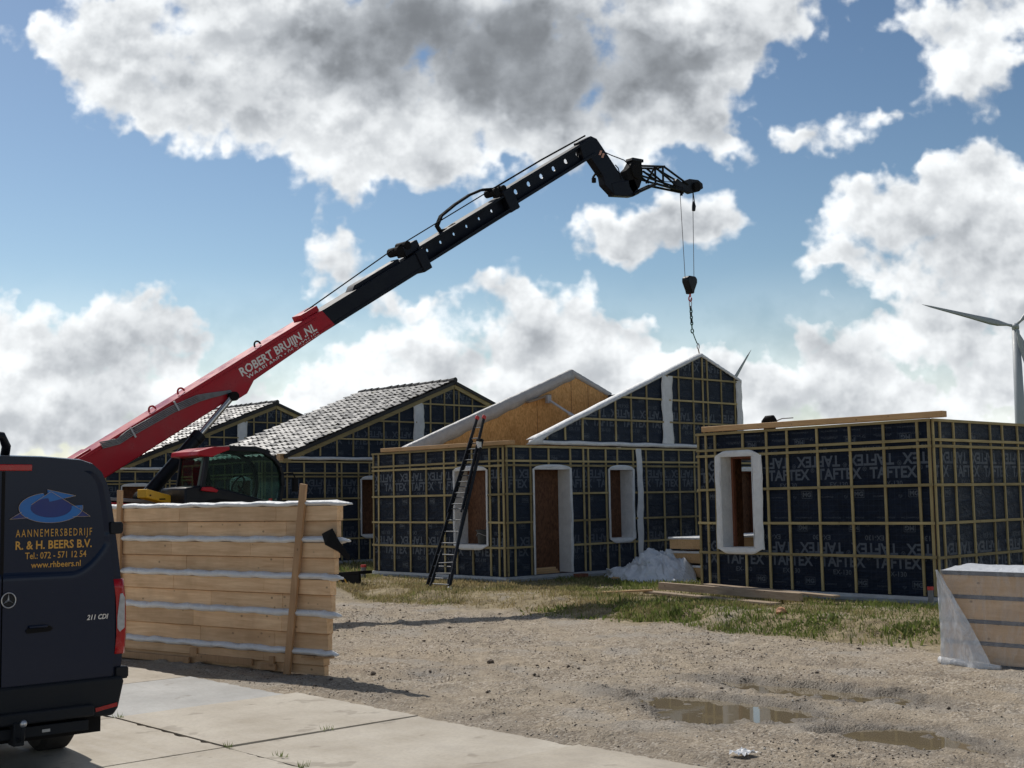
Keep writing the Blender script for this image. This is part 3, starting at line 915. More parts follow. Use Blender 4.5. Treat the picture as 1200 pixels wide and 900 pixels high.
_print_master = {}
def print_geo(length, z0, z1, dz=0.0, phase=0.0):
    """printed words of the foil roll, repeated every 1.5 m of height: list of (verts2d, faces, slot)"""
    out = []
    per = 1.04
    k0 = int(math.floor((z0 - dz) / 1.5)) - 1
    k1 = int(math.ceil((z1 - dz) / 1.5)) + 1
    word = text_geo('TAFTEX', .262, .008, 'LEFT')
    reg = text_geo('®', .11, 0, 'LEFT')
    ex = text_geo('EX-130', .115, .002, 'LEFT')
    mg = text_geo('MG', .105, .005, 'LEFT')
    tiny = text_geo('MG-DAMPFOLIE', .040, 0, 'LEFT')
    ww = max(v[0] for v in word[0]); k = .88 / ww
    def put(geo, a, z, sx, fl, slot, x0=0):
        s = -1 if fl else 1
        out.append(([(a + s * (vx * sx), z + s * vy) for vx, vy in geo[0]], geo[1], slot))
    for kk in range(k0, k1 + 1):
        zb = dz + kk * 1.5
        for i in range(-1, int(length / per) + 2):
            a = i * per + phase
            # upright set
            for (zz, aa, fl) in ((zb + .56, a, False), (zb + .96, a + .62 + .88, True)):
                s = -1 if fl else 1
                put(word, aa, zz, k, fl, 1)
                put(reg, aa + s * .90, zz + s * .12, 1, fl, 1)
                put(ex, aa + s * .24, zz - s * .135, 1.05, fl, 2)
                put(mg, aa + s * .72, zz - s * .30, 1.1, fl, 2)
                b = [(0, 0), (.20, 0), (.20, .012), (0, .012)]
                for (bx, bz, bw, bh) in ((-.02, -.03, .21, .008), (-.02, .095, .21, .008), (-.02, -.03, .008, .13), (.185, -.03, .008, .13)):
                    x0_, z0_ = aa + s * (.72 + bx), zz + s * (-.30 + bz)
                    q = [(x0_, z0_), (x0_ + s * bw, z0_), (x0_ + s * bw, z0_ + s * bh), (x0_, z0_ + s * bh)]
                    out.append((q, [(0, 1, 2, 3)], 2))
                put(tiny, aa + s * .05, zz - s * .32, .9, fl, 2)
                for r in range(3):
                    for c in range(4):
                        if (r * 7 + c * 5) % 3:
                            x0_, z0_ = aa + s * (.52 + c * .018), zz + s * (-.335 + r * .018)
                            out.append(([(x0_, z0_), (x0_ + s * .012, z0_), (x0_ + s * .012, z0_ + s * .012), (x0_, z0_ + s * .012)], [(0, 1, 2, 3)], 2))
            for zz in (zb + 1.27, zb + 1.38):
                put(tiny, a + .1, zz, 1.2, False, 2)
                put(tiny, a + .55, zz, 1.2, False, 2)
    return out

def wall_skin(parent, wl_, length, z0, z1, openings, thick=.34, name='wall', gable=False, phase=0.0, dz=0.0, back=None, prints=True, trim=False):
    """foil-clad wall with real openings; outline clipped to the gable; printed words laid on it"""
    bm = bmesh.new()
    As = sorted({0, length, *[o[0] for o in openings], *[o[1] for o in openings]})
    Zs = sorted({z0, z1, *[min(max(o[2], z0), z1) for o in openings], *[min(max(o[3], z0), z1) for o in openings]})
    vv = {}
    def V(a, z):
        if (a, z) not in vv: vv[(a, z)] = bm.verts.new((a, 0, z))
        return vv[(a, z)]
    def inside(a, z, pad=0): return any(o[0] - pad < a < o[1] + pad and o[2] - pad < z < o[3] + pad for o in openings)
    for i in range(len(As) - 1):
        for j in range(len(Zs) - 1):
            if inside((As[i] + As[i + 1]) / 2, (Zs[j] + Zs[j + 1]) / 2): continue
            bm.faces.new([V(As[i], Zs[j]), V(As[i + 1], Zs[j]), V(As[i + 1], Zs[j + 1]), V(As[i], Zs[j + 1])])
    def clip(b):
        if gable:
            for (p, q) in (((RX0, RZ0), (RXP, RZP)), ((RXP, RZP), (RX1, RZ1))):
                d = Vector((q[0] - p[0], 0, q[1] - p[1])).normalized()
                bmesh.ops.bisect_plane(b, geom=b.verts[:] + b.edges[:] + b.faces[:], plane_co=(p[0], 0, p[1]), plane_no=(-d.z, 0, d.x), clear_outer=True)
            for (pc, no) in (((RX0, 0, 0), (-1, 0, 0)), ((RX1, 0, 0), (1, 0, 0))):
                bmesh.ops.bisect_plane(b, geom=b.verts[:] + b.edges[:] + b.faces[:], plane_co=pc, plane_no=no, clear_outer=True)
    if trim:
        for v in bm.verts: v.co.x = min(max(v.co.x, .006), length - .006)
    clip(bm)
    r = bmesh.ops.extrude_face_region(bm, geom=bm.faces[:])
    for v in r['geom']:
        if isinstance(v, bmesh.types.BMVert): v.co.y = -thick
    bmesh.ops.recalc_face_normals(bm, faces=bm.faces)
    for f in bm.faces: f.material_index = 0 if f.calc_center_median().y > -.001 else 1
    if prints:
        tb = bmesh.new()
        for (vs, fs, slot) in print_geo(length, z0, z1, dz, phase):
            xs_, zs_ = [v[0] for v in vs], [v[1] for v in vs]
            if max(xs_) < 0 or min(xs_) > length or max(zs_) < z0 or min(zs_) > z1: continue
            q = [tb.verts.new((v[0], .0025, v[1])) for v in vs]
            for f in fs:
                try: nf = tb.faces.new([q[i] for i in f]); nf.material_index = slot + 1
                except ValueError: pass
        for (co, no) in (((0.01, 0, 0), (-1, 0, 0)), ((length - .01, 0, 0), (1, 0, 0)), ((0, 0, z0 + .01), (0, 0, -1)), ((0, 0, z1 - .01), (0, 0, 1))):
            bmesh.ops.bisect_plane(tb, geom=tb.verts[:] + tb.edges[:] + tb.faces[:], plane_co=co, plane_no=no, clear_outer=True)
        clip(tb)
        for o in openings:
            for (co, no) in (((o[0], 0, 0), (1, 0, 0)), ((o[1], 0, 0), (1, 0, 0)), ((0, 0, o[2]), (0, 0, 1)), ((0, 0, o[3]), (0, 0, 1))):
                bmesh.ops.bisect_plane(tb, geom=tb.verts[:] + tb.edges[:] + tb.faces[:], plane_co=co, plane_no=no)
        kill = [f for f in tb.faces if inside(f.calc_center_median().x, f.calc_center_median().z)]
        bmesh.ops.delete(tb, geom=kill, context='FACES')
        tm = bpy.data.meshes.new('tmp'); tb.to_mesh(tm); tb.free()
        bm.from_mesh(tm); bpy.data.meshes.remove(tm)
    for v in bm.verts:
        v.co = wl_.p(v.co.x, v.co.z, v.co.y)
    me = bpy.data.meshes.new(name); bm.to_mesh(me); bm.free()
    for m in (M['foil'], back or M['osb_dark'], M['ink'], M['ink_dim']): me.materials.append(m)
    o = bpy.data.objects.new(name, me); COL.objects.link(o); o.parent = parent
    return o

BATT = [None]
def batten(parent, wl_, a0, z0, a1, z1, n, w=.045, t=.024, mat=None):
    """one batten as its own part"""
    p, q = wl_.p(a0, z0, n + t / 2), wl_.p(a1, z1, n + t / 2)
    jit = random.uniform(-.006, .006)
    vertical = abs(z1 - z0) > abs(a1 - a0)
    if vertical: p = p + wl_.ra * jit; q = q - wl_.ra * jit
    mb = MB(); mb.bar(p, q, w, t, up=wl_.out)
    if mat is None: mat = M['batten'] if vertical else (M['batten_x'] if abs(wl_.ra.x) > .5 else M['batten_y'])
    return mb.build('batten', mat, parent)

def wavy_strip(wl_, a0, a1, z0, z1, n=.055, seg=14, amp=.012, mb=None, edge=.014, th=.012):
    """upright loose strip of foil"""
    mb = mb or MB()
    vs, fs = [], []
    ph = random.uniform(0, 6)
    for i in range(seg + 1):
        f = i / seg; z = z0 + (z1 - z0) * f
        w0 = edge * math.sin(ph + f * 9) + random.uniform(-1, 1) * edge * .5
        w1 = edge * math.sin(ph + 2 + f * 7) + random.uniform(-1, 1) * edge * .5
        for k in range(5):
            u = k / 4
            a = a0 + w0 + (a1 + w1 - a0 - w0) * u
            d = n + amp * math.sin(f * 21 + k * 1.7 + ph) + (.004 if edge < .012 else .010) * math.sin(u * math.pi)
            vs.append(wl_.p(a, z, d))
    m_ = len(vs)
    vs += [v - wl_.out * th for v in vs]
    for i in range(seg):
        for k in range(4):
            a = i * 5 + k
            fs.append((a, a + 1, a + 6, a + 5)); fs.append((m_ + a + 5, m_ + a + 6, m_ + a + 1, m_ + a))
    for i in range(seg):
        a = i * 5; fs.append((a, a + 5, m_ + a + 5, m_ + a)); a += 4; fs.append((a + 5, a, m_ + a, m_ + a + 5))
    mb.add(vs, fs)
    return mb

def flap_frame(parent, wl_, o, wl_left=.07, w_right=.07, w_top=.09, w_bot=.10, n=.06, depth=.33, brown=False, filler=True, door=False, flip=False):
    """opening: white reveals going in, foil flaps folded out on to the battens, closing board inside"""
    a0, a1, z0, z1 = o
    # reveals: four thin boards lining the hole
    mb = MB()
    t = .012
    def rb(c0, c1):   # corners in (a, z, n)
        pts = []
        for n_ in (c0[2], c1[2]):
            for (aa, zz) in ((c0[0], c0[1]), (c1[0], c0[1]), (c1[0], c1[1]), (c0[0], c1[1])):
                pts.append(wl_.p(aa, zz, n_))
        mb.add(pts, [(0, 1, 2, 3), (7, 6, 5, 4), (0, 4, 5, 1), (1, 5, 6, 2), (2, 6, 7, 3), (3, 7, 4, 0)])
    rb((a0, z0, -depth), (a0 + t, z1, n))
    rb((a1 - t, z0, -depth), (a1, z1, n))
    rb((a0 + t, z1 - t, -depth), (a1 - t, z1, n))
    if not door: rb((a0 + t, z0, -depth), (a1 - t, z0 + t, n))
    mb.build('reveal', M['wfoil'], parent)
    # folded flaps
    fl = MB()
    wavy_strip(wl_, a0 - wl_left, a0 - .002, z0 + (0 if door else -.02), z1, n, 16, .004, fl, edge=.007, th=.006)
    wavy_strip(wl_, a1 + .002, a1 + w_right, z0 + (0 if door else -.02), z1, n, 16, .004, fl, edge=.009, th=.006)
    # head flap with chamfered / rounded outline, slightly billowed
    for (zz, sg, wd) in ((z1, 1, w_top), (z0, -1, w_bot)):
        if door and sg < 0: continue
        cnt = 13; vs = []
        for i in range(cnt):
            f = i / (cnt - 1)
            a = a0 - wl_left * .8 + (a1 - a0 + (wl_left + w_right) * .8) * f
            prof = min(1.0, 4.5 * min(f, 1 - f) + .12) if (sg < 0 or brown) else min(1, (math.sin(math.pi * f)) ** .5 + .05)
            for k in range(3):
                u = k / 2
                vs.append(wl_.p(a, zz + sg * u * wd * prof, n + .010 * math.sin(u * 2.2) + random.uniform(-.002, .002)))
        m_ = len(vs)
        vs += [v - wl_.out * .012 for v in vs]
        fs = []
        for i in range(cnt - 1):
            for k in range(2):
                a = i * 3 + k
                fs += [(a, a + 1, a + 4, a + 3), (m_ + a + 3, m_ + a + 4, m_ + a + 1, m_ + a)]
            a = i * 3 + 2; fs.append((a, m_ + a, m_ + a + 3, a + 3))
        fl.add(vs, fs)
    fl.build('foil_flap', M['wfoil'], parent, smooth_=True)
    if brown:
        mb = MB()
        w = .045; nb_ = -depth + .002
        for c0, c1 in (((a0 + t, z0 + t), (a0 + t + w, z1 - t)), ((a1 - t - w, z0 + t), (a1 - t, z1 - t)), ((a0 + t + w, z1 - t - w * .8), (a1 - t - w, z1 - t))):
            pts = []
            for n_ in (nb_, nb_ + .075):
                for (aa, zz) in ((c0[0], c0[1]), (c1[0], c0[1]), (c1[0], c1[1]), (c0[0], c1[1])): pts.append(wl_.p(aa, zz, n_))
            mb.add(pts, [(0, 1, 2, 3), (7, 6, 5, 4), (0, 4, 5, 1), (1, 5, 6, 2), (2, 6, 7, 3), (3, 7, 4, 0)])
        mb.build('window_frame', M['brown_frame'], parent, bevel=.004)
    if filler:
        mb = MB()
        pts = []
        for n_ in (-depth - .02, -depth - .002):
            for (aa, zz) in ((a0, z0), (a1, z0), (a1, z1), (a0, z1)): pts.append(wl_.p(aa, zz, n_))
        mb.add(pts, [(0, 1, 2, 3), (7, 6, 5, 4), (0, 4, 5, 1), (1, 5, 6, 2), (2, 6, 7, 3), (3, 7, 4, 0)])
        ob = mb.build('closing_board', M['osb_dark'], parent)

def vseg(parent, wl_, a, z0, z1, openings, n=.003, w=.045, pad=.06):
    """a vertical batten, cut where an opening is"""
    cuts = [(o[2] - .02, o[3] + .02) for o in openings if o[0] - pad < a < o[1] + pad]
    segs = [(z0, z1)]
    for c0, c1 in cuts:
        ns = []
        for s0, s1 in segs:
            if c1 <= s0 or c0 >= s1: ns.append((s0, s1)); continue
            if c0 - s0 > .15: ns.append((s0, c0))
            if s1 - c1 > .15: ns.append((c1, s1))
        segs = ns
    for s0, s1 in segs: batten(parent, wl_, a, s0, a, s1, n, w)

def hseg(parent, wl_, z, a0, a1, openings, n=.028, w=.045, pad=.02):
    segs = [(a0, a1)]
    for o in openings:
        if o[2] - pad < z < o[3] + pad:
            ns = []
            for s0, s1 in segs:
                if o[1] <= s0 or o[0] >= s1: ns.append((s0, s1)); continue
                if o[0] - s0 > .1: ns.append((s0, o[0] - .02))
                if s1 - o[1] > .1: ns.append((o[1] + .02, s1))
            segs = ns
    for s0, s1 in segs: batten(parent, wl_, s0, z + random.uniform(-.006, .006), s1, z + random.uniform(-.006, .006), n, w)

RAILS = [.75, 1.3, 1.92, 2.555, 2.655, 2.975]
def roof_slab(p, q, y0, y1, th, parent, name, mat):
    d = Vector((q[0] - p[0], 0, q[1] - p[1])).normalized(); n = Vector((-d.z, 0, d.x))
    if n.z < 0: n = -n
    P, Q = Vector((p[0], 0, p[1])), Vector((q[0], 0, q[1]))
    mb = MB()
    vs = [P + YV * y0, Q + YV * y0, Q + YV * y1, P + YV * y1]
    mb.add(vs + [v + n * th for v in vs], [(0, 1, 2, 3), (7, 6, 5, 4), (0, 4, 5, 1), (1, 5, 6, 2), (2, 6, 7, 3), (3, 7, 4, 0)])
    return mb.build(name, mat, parent)

def tile_field(p_low, p_top, y0, y1, parent):
    """interlocking curved tiles, laid up the slope from p_low to p_top; one mesh for the slope"""
    P, Q = Vector((p_low[0], 0, p_low[1])), Vector((p_top[0], 0, p_top[1]))
    d = (Q - P); Ls = d.length; d.normalize(); n = Vector((-d.z, 0, d.x))
    if n.z < 0: n = -n
    rows = int(Ls / .335); cw = .30; cols = int(round((y1 - y0) / cw))
    cw = (y1 - y0) / cols; rh = Ls / rows
    mb = MB(); K = 7
    prof = [(0, .006), (.16, -.012), (.36, -.018), (.56, -.010), (.74, .018), (.88, .030), (1.03, .012)]
    for r in range(rows):
        for c in range(cols):
            js = random.uniform(-.012, .012); tl = random.uniform(.050, .080); tw = random.uniform(-.018, .018); yj = random.uniform(-.004, .004)
            vs = []
            for (e, s_) in ((0, r * rh - .02 + js), (1, (r + 1) * rh + .03)):
                for k, (u, h) in enumerate(prof):
                    y = y0 + (c + u) * cw + yj
                    hh = h + (tl if e == 0 else .012) + tw * (u - .5)
                    vs.append(P + d * s_ + YV * y + n * hh)
            # lower edge skirt
            for k, (u, h) in enumerate(prof):
                y = y0 + (c + u) * cw + yj
                vs.append(P + d * (r * rh - .018 + js) + YV * y + n * (h + tl - .022 + tw * (u - .5)))
            fs = [(k, k + 1, K + k + 1, K + k) for k in range(K - 1)] + [(2 * K + k, 2 * K + k + 1, k + 1, k) for k in range(K - 1)]
            mb.add(vs, fs, random.choice([0, 0, 0, 0, 1, 2, 2, 3]))
    return mb.build('roof_tiles', [M['tile'], M['tile_b'], M['tile_c'], M['tile_d']], parent, smooth_='auto')

def house(name, label, loc, roofed, gable, left_open, front_open, extra_v_left, prints=True):
    root = thing(name, label, 'house', (loc[0], loc[1], 0))
    left = Wall((-.005, LEN, 0), -YV, -XV)        # a = LEN - y
    front = Wall((0, 0, 0), XV, -YV)
    zb = .12
    # plinth and sole strip
    mb = MB(); mb.box((-.03, -.03, -.25), (WID + .03, LEN + .03, .0)).box((-.055, -.055, 0), (WID + .055, LEN + .055, .055))
    mb.build('plinth', M['plinth'], root, bevel=.008)
    mb = MB(); mb.box((-.035, -.035, .055), (WID + .035, LEN + .035, .115)); mb.build('sole_strip', M['metal_strip'], root, bevel=.004)
    lo, fo = left_open, front_open
    wall_skin(root, left, LEN, zb, HT, lo, trim=True, name='wall', phase=random.uniform(-.6, 0), prints=prints)
    bo = [(WID - 2.05, WID - .85, .15, 2.5)] if not gable else []
    wall_skin(root, front, WID, zb, HT, fo, name='wall', phase=random.uniform(-.6, 0), prints=prints)
    back = Wall((WID, LEN, 0), -XV, YV)
    wall_skin(root, back, WID, zb, HT, [(WID - 2.3, WID - .9, .15, 2.5)] if not gable else [], name='wall', prints=False)
    right = Wall((WID + .005, 0, 0), YV, XV)
    wall_skin(root, right, LEN, zb, HT, [], name='wall', prints=False, trim=True)
    mb = MB(); mb.box((.36, .36, .02), (WID - .36, LEN - .36, .13)); mb.build('floor', M['plinth'], root)
    mb = MB(); mb.box((.02, .02, 2.90), (WID - .02, LEN - .02, 2.985)); mb.build('deck', M['osb_deck'], root)
    # battens
    for a in extra_v_left: vseg(root, left, a, zb + .01, HT, lo)
    mid = (lo[0][0] + lo[0][1]) / 2
    for z in RAILS: hseg(root, left, z, 0, LEN + .02, lo)
    vf = [.045, .26, .71, 1.27, 1.99, 2.43, 3.0, 3.62, 4.2, 4.75, 5.35, 5.97, 6.54, 7.2, 7.75, 8.35, 9.0, 9.6, 10.2]
    if fo: vf = [.045, .26, .76, 1.33, 2.03, 2.46, 2.62, 3.22, 3.62, 4.18, 4.66, 5.3, 5.9, 6.5, 7.1, 7.7, 8.1, 9.6, 10.2]
    for a in vf: vseg(root, front, a, zb + .01, HT, fo, w=.045)
    for z in RAILS: hseg(root, front, z, -.02, WID, fo)
    for o_ in lo: flap_frame(root, left, o_, wl_left=.12 if not gable else .05, w_right=.22 if not gable else .04, w_top=.10, w_bot=.11, brown=not gable, filler=gable)
    for i, o_ in enumerate(fo):
        flap_frame(root, front, o_, wl_left=.04, w_right=.07, w_top=.10, w_bot=.11, door=(o_[2] < .3), filler=True, brown=(i == 2))
    if gable:
        gw = front
        wall_skin(root, gw, WID, 3.02, 5.6, [], thick=.16, name='gable', gable=True, phase=-.3, dz=2.95, prints=prints)
        def ztop(x):
            return RZ0 + (RZP - RZ0) * (x - RX0) / (RXP - RX0) if x < RXP else RZP + (RZ1 - RZP) * (x - RXP) / (RX1 - RXP)
        for a in [1.3, 1.88, 2.46, 3.04, 3.6, 4.16, 4.74, 5.97, 6.54, 6.93, 7.13, 7.70, 8.27]:
            batten(root, gw, a, 3.15, a, ztop(a) - .03, .003)
        for z in (3.66, 4.22, 4.81):
            a0 = RX0 + (z - RZ0) / (RZP - RZ0) * (RXP - RX0) + .08
            a1 = RX1 if z < RZ1 else RXP + (z - RZP) / (RZ1 - RZP) * (RX1 - RXP)
            batten(root, gw, a0, z, a1 - .04, z, .028)
        # white foil: base roll, upright strips
        mb = MB()
        mb.tube([gw.p(RX0 - .12 + (RX1 - RX0 + .1) * i / 30, 3.075 + .006 * math.sin(i * 1.3), .03 + random.uniform(-.004, .004)) for i in range(31)], [.052 + random.uniform(-.005, .005) for _ in range(31)], 8)
        mb.build('foil_roll', M['wfoil'], root, smooth_=True)
        wavy_strip(gw, 5.28, 5.68, 3.12, ztop(5.4) - .05, .05, 16, .012).build('foil_strip', M['wfoil'], root, smooth_=True)
        wavy_strip(gw, 4.27, 4.47, .14, 2.98, .055, 22, .010, edge=.02).build('foil_strip', M['wfoil'], root, smooth_=True)
        wavy_strip(gw, 8.30, 8.55, 3.1, 4.84, .05, 12, .008).build('foil_strip', M['wfoil'], root, smooth_=True)
        rw = Wall((RX1, 0, 0), YV, XV)
        mb = MB(); mb.box((RX1 - .14, .01, 2.99), (RX1 - .005, LEN - .01, RZ1 - .05)); mb.build('side_wall', M['foil'], root)
        if roofed:
            # barge boards of pale timber, dark edge, tiled slopes, ridge
            for (p, q) in (((RX0 - .25, RZ0 - .09), (RXP, RZP)), ((RXP, RZP), (RX1 + .2, RZ1 - .075))):
                d = Vector((q[0] - p[0], 0, q[1] - p[1])).normalized()
                mb = MB(); mb.bar((p[0], -.045, p[1] - .05), (q[0], -.045, q[1] - .05), .13, .05, up=(0, 1, 0)); mb.build('barge_board', M['batten_x'], root)
                mb = MB(); mb.bar((p[0], -.065, p[1] + .065), (q[0], -.065, q[1] + .065), .10, .10, up=(0, 1, 0)); mb.build('verge_edge', M['tile_dark'], root)
            roof_slab((RX0 - .28, RZ0 - .10), (RXP, RZP), -.02, LEN + .08, .10, root, 'roof', M['tile_dark'])
            roof_slab((RXP, RZP), (RX1 + .2, RZ1 - .075), -.02, LEN + .08, .10, root, 'roof', M['tile_dark'])
            dl = Vector((RXP - RX0, 0, RZP - RZ0)).normalized(); nl = Vector((-dl.z, 0, dl.x))
            tile_field((RX0 - .30 + nl.x * .10, RZ0 - .11 + nl.z * .10), (RXP - .06 + nl.x * .1, RZP - .02 + nl.z * .1), -.11, LEN + .1, root)
            mb = MB()
            for i in range(14):
                y = -.12 + i * .37
                mb.tube([(RXP, y, RZP + .135 + random.uniform(-.01, .02)), (RXP, y + .39, RZP + .125)], [.085, .075], 8)
            mb.build('ridge', M['tile_dark'], root)
            wall_skin(root, Wall((0, LEN - .02, 0), XV, YV), WID, 3.02, 5.6, [], thick=.16, name='gable', gable=True, prints=False)
            # white boxed foil under the verge
            mb = MB(); mb.box((.50, -.05, 3.0), (.86, .12, 3.2)); mb.build('foil_box', M['fresh_x'], root)
        else:
            far = Wall((0, LEN - .16, 0), XV, -YV)
            wall_skin(root, Wall((WID, LEN, 0), -XV, YV), 0.01, 3.02, 3.03, [], name='wall', prints=False) if False else None
            bmf = wall_skin(root, far, WID, 2.99, 5.6, [], thick=.16, name='far_gable', gable=True, prints=False)
            bmf.data.materials[0] = M['osb']; bmf.data.materials[1] = M['foil']
            # open seams between boards
            mb = MB()
            for a in (5.50, 6.86, 7.55):
                mb.box((a - .006, LEN - .165, 3.0), (a + .006, LEN - .1605, ztop(a) - .2))
            mb.build('board_joint', M['brown_frame'], root)
            # wide foil folded over the top of the far gable and the near gable
            for (wl2, n_, wa, wb, sgn) in ((far, .012, .30, .16, 1), (gw, .045, .06, .075, 1)):
                nm = 'roof_edge_foil'
                for (p, q, w0, w1) in (((RX0 - .02, RZ0), (RXP, RZP), wa * 1.15, wa * .85), ((RXP, RZP), (RX1, RZ1), wb, wb * .8)):
                    mb = MB(); vs = []; K = 28
                    d = Vector((q[0] - p[0], 0, q[1] - p[1])).normalized(); nn = Vector((-d.z, 0, d.x))
                    for i in range(K + 1):
                        f = i / K
                        c = Vector((p[0] + (q[0] - p[0]) * f, 0, p[1] + (q[1] - p[1]) * f))
                        w = (w0 + (w1 - w0) * f) * (1 + .06 * math.sin(i * 1.9))
                        j = random.uniform(-.006, .006)
                        for (dn_, off_) in ((-w, n_), (-w * .5, n_ + .012), (.015 + j, n_ + .006), (.035 + j, -.06), (.02 + j, -.2)):
                            pt = c + nn * dn_
                            vs.append(wl2.p(pt.x, pt.z, off_))
                    fs = [(i * 5 + k, i * 5 + k + 1, i * 5 + k + 6, i * 5 + k + 5) for i in range(K) for k in range(4)]
                    mb.add(vs, fs)
                    ob = mb.build(nm, M['gfoil'] if wl2 is far else M['wfoil'], root, smooth_=True)
                    sd = ob.modifiers.new('solid', 'SOLIDIFY'); sd.thickness = .01
            # foil gathered at the low eave corner
            mb = MB(); vs = []
            mb.add([gw.p(.60, 3.02, .05), gw.p(.86, 3.02, .09), gw.p(1.08, 3.03, .07), gw.p(1.12, 3.14, .06), gw.p(1.35, 3.26, .055), gw.p(1.62, 3.42, .05), gw.p(1.30, 3.32, .07), gw.p(.98, 3.22, .09), gw.p(.88, 3.18, .10)],
                   [(0, 1, 8), (1, 7, 8), (1, 2, 7), (2, 3, 7), (3, 4, 6), (3, 6, 7), (4, 5, 6)])
            ob = mb.build('eave_foil', M['wfoil'], root, smooth_=True)
            sd = ob.modifiers.new('solid', 'SOLIDIFY'); sd.thickness = .012
    return root

LV = [LEN - y for y in (.03, .19, .50 - .02, 1.64, 2.07, 2.73, 3.35, 3.99, 4.61, 4.82)] + [LEN - 1.08]
LV5 = [LEN - y for y in (.03, .23, .86, 1.5, 2.16, 2.79, 3.24, 3.77, 4.42, 4.63, 4.82)]
Lw4 = [(LEN - 1.66, LEN - .56, .80, 2.48)]
Lw5 = [(LEN - 4.28, LEN - 3.55, .84, 2.54)]
FO = [(.83, 1.97, .13, 2.48), (3.30, 4.10, .84, 2.48), (8.25, 9.30, .13, 2.46)]
h5 = house('foil_clad_house', 'low flat topped house box clad in dark foil, nearest of the row, without a gable', (0, 0), False, False, Lw5, [], LV5)
h4 = house('foil_clad_house', 'roofless house with white edged foil gable and a bare orange board gable behind', (-.31, 10.01), False, True, Lw4, FO, LV)
h2 = house('foil_clad_house', 'tiled roof house with dark foil gable, directly right of the telehandler cab', (-.31, 20.01), True, True, Lw4, FO[1:], LV)
h1 = house('foil_clad_house', 'tiled roof house farthest left, half hidden behind the red crane boom', (-.55, 30.1), True, True, Lw4, FO, LV)
GH = 'prefabricated timber houses along the site road'
for h in (h1, h2, h4, h5): h['group'] = GH

# pieces lying on / standing by the houses
def simple(name, label, cat, mb, mat, loc=(0, 0, 0), group=None, **kw):
    mb.off = Vector(loc)
    o = MB(loc)
    mb2 = MB(loc); mb2.v = [v - Vector(loc) for v in mb.v]; mb2.f = mb.f; mb2.m = mb.m
    ob = mb2.build(name, mat, None, **kw); ob.location = loc
    tag(ob, label, cat, group)
    return ob

mb = MB(); mb.bar((-.03, -.27, 3.062), (-.03, 4.66, 3.062), .16, .10); simple('roof_beam', 'long fresh orange timber beam along the top of the nearest house wall', 'beam', mb, M['fresh_y'], (0, 2, 3.0), bevel=.006)
mb = MB(); mb.bar((-.34, 9.72, 3.045), (-.34, 14.42, 3.055), .16, .09); simple('roof_beam', 'fresh pale timber beam on top of the wall behind the ladder', 'beam', mb, M['fresh_y'], (-.34, 12, 3.0), bevel=.006)
# dark bundle with cord on the flat roof
t = thing('roof_anchor', 'small dark bundle with a thin cord lying on the flat roof', 'roof gear', (1.0, 3.9, 2.985))
mb = MB(); mb.tube([(0, -.16, .20), (0, -.08, .27), (0, .05, .27), (0, .14, .2)], [.04, .075, .07, .05], 10).box((-.05, -.12, .0), (.05, .1, .22)); mb.build('bundle', M['blackm'], t, bevel=.01)
mb = MB(); mb.tube([(0, .1, .22), (0, .3, .17), (0, .62, .165)], .012, 6).tube([(0, -.15, .22), (0, -.3, .26), (0, -.55, .26)], .012, 6); mb.build('cord', M['plasticgrey'], t)

# prop on the orange board
t = thing('wall_prop', 'grey steel push pull prop with a plank bolted to the bare orange gable', 'prop', (5.2, 14.6, 2.99))
mb = MB(t.location); mb.bar((4.75, 14.62, 4.46), (5.62, 14.62, 4.70), .05, .12, up=(0, 1, 0)); mb.build('plank', M['old_wood'], t)
mb = MB(t.location); mb.tube([(5.48, 14.58, 4.58), (5.75, 13.9, 4.1), (6.3, 12.4, 3.0)], .035, 10).tube([(5.72, 13.98, 4.15), (6.0, 13.2, 3.6)], .055, 10).box((5.42, 14.5, 4.46), (5.56, 14.6, 4.68)); mb.build('tube', M['metal_strip'], t)

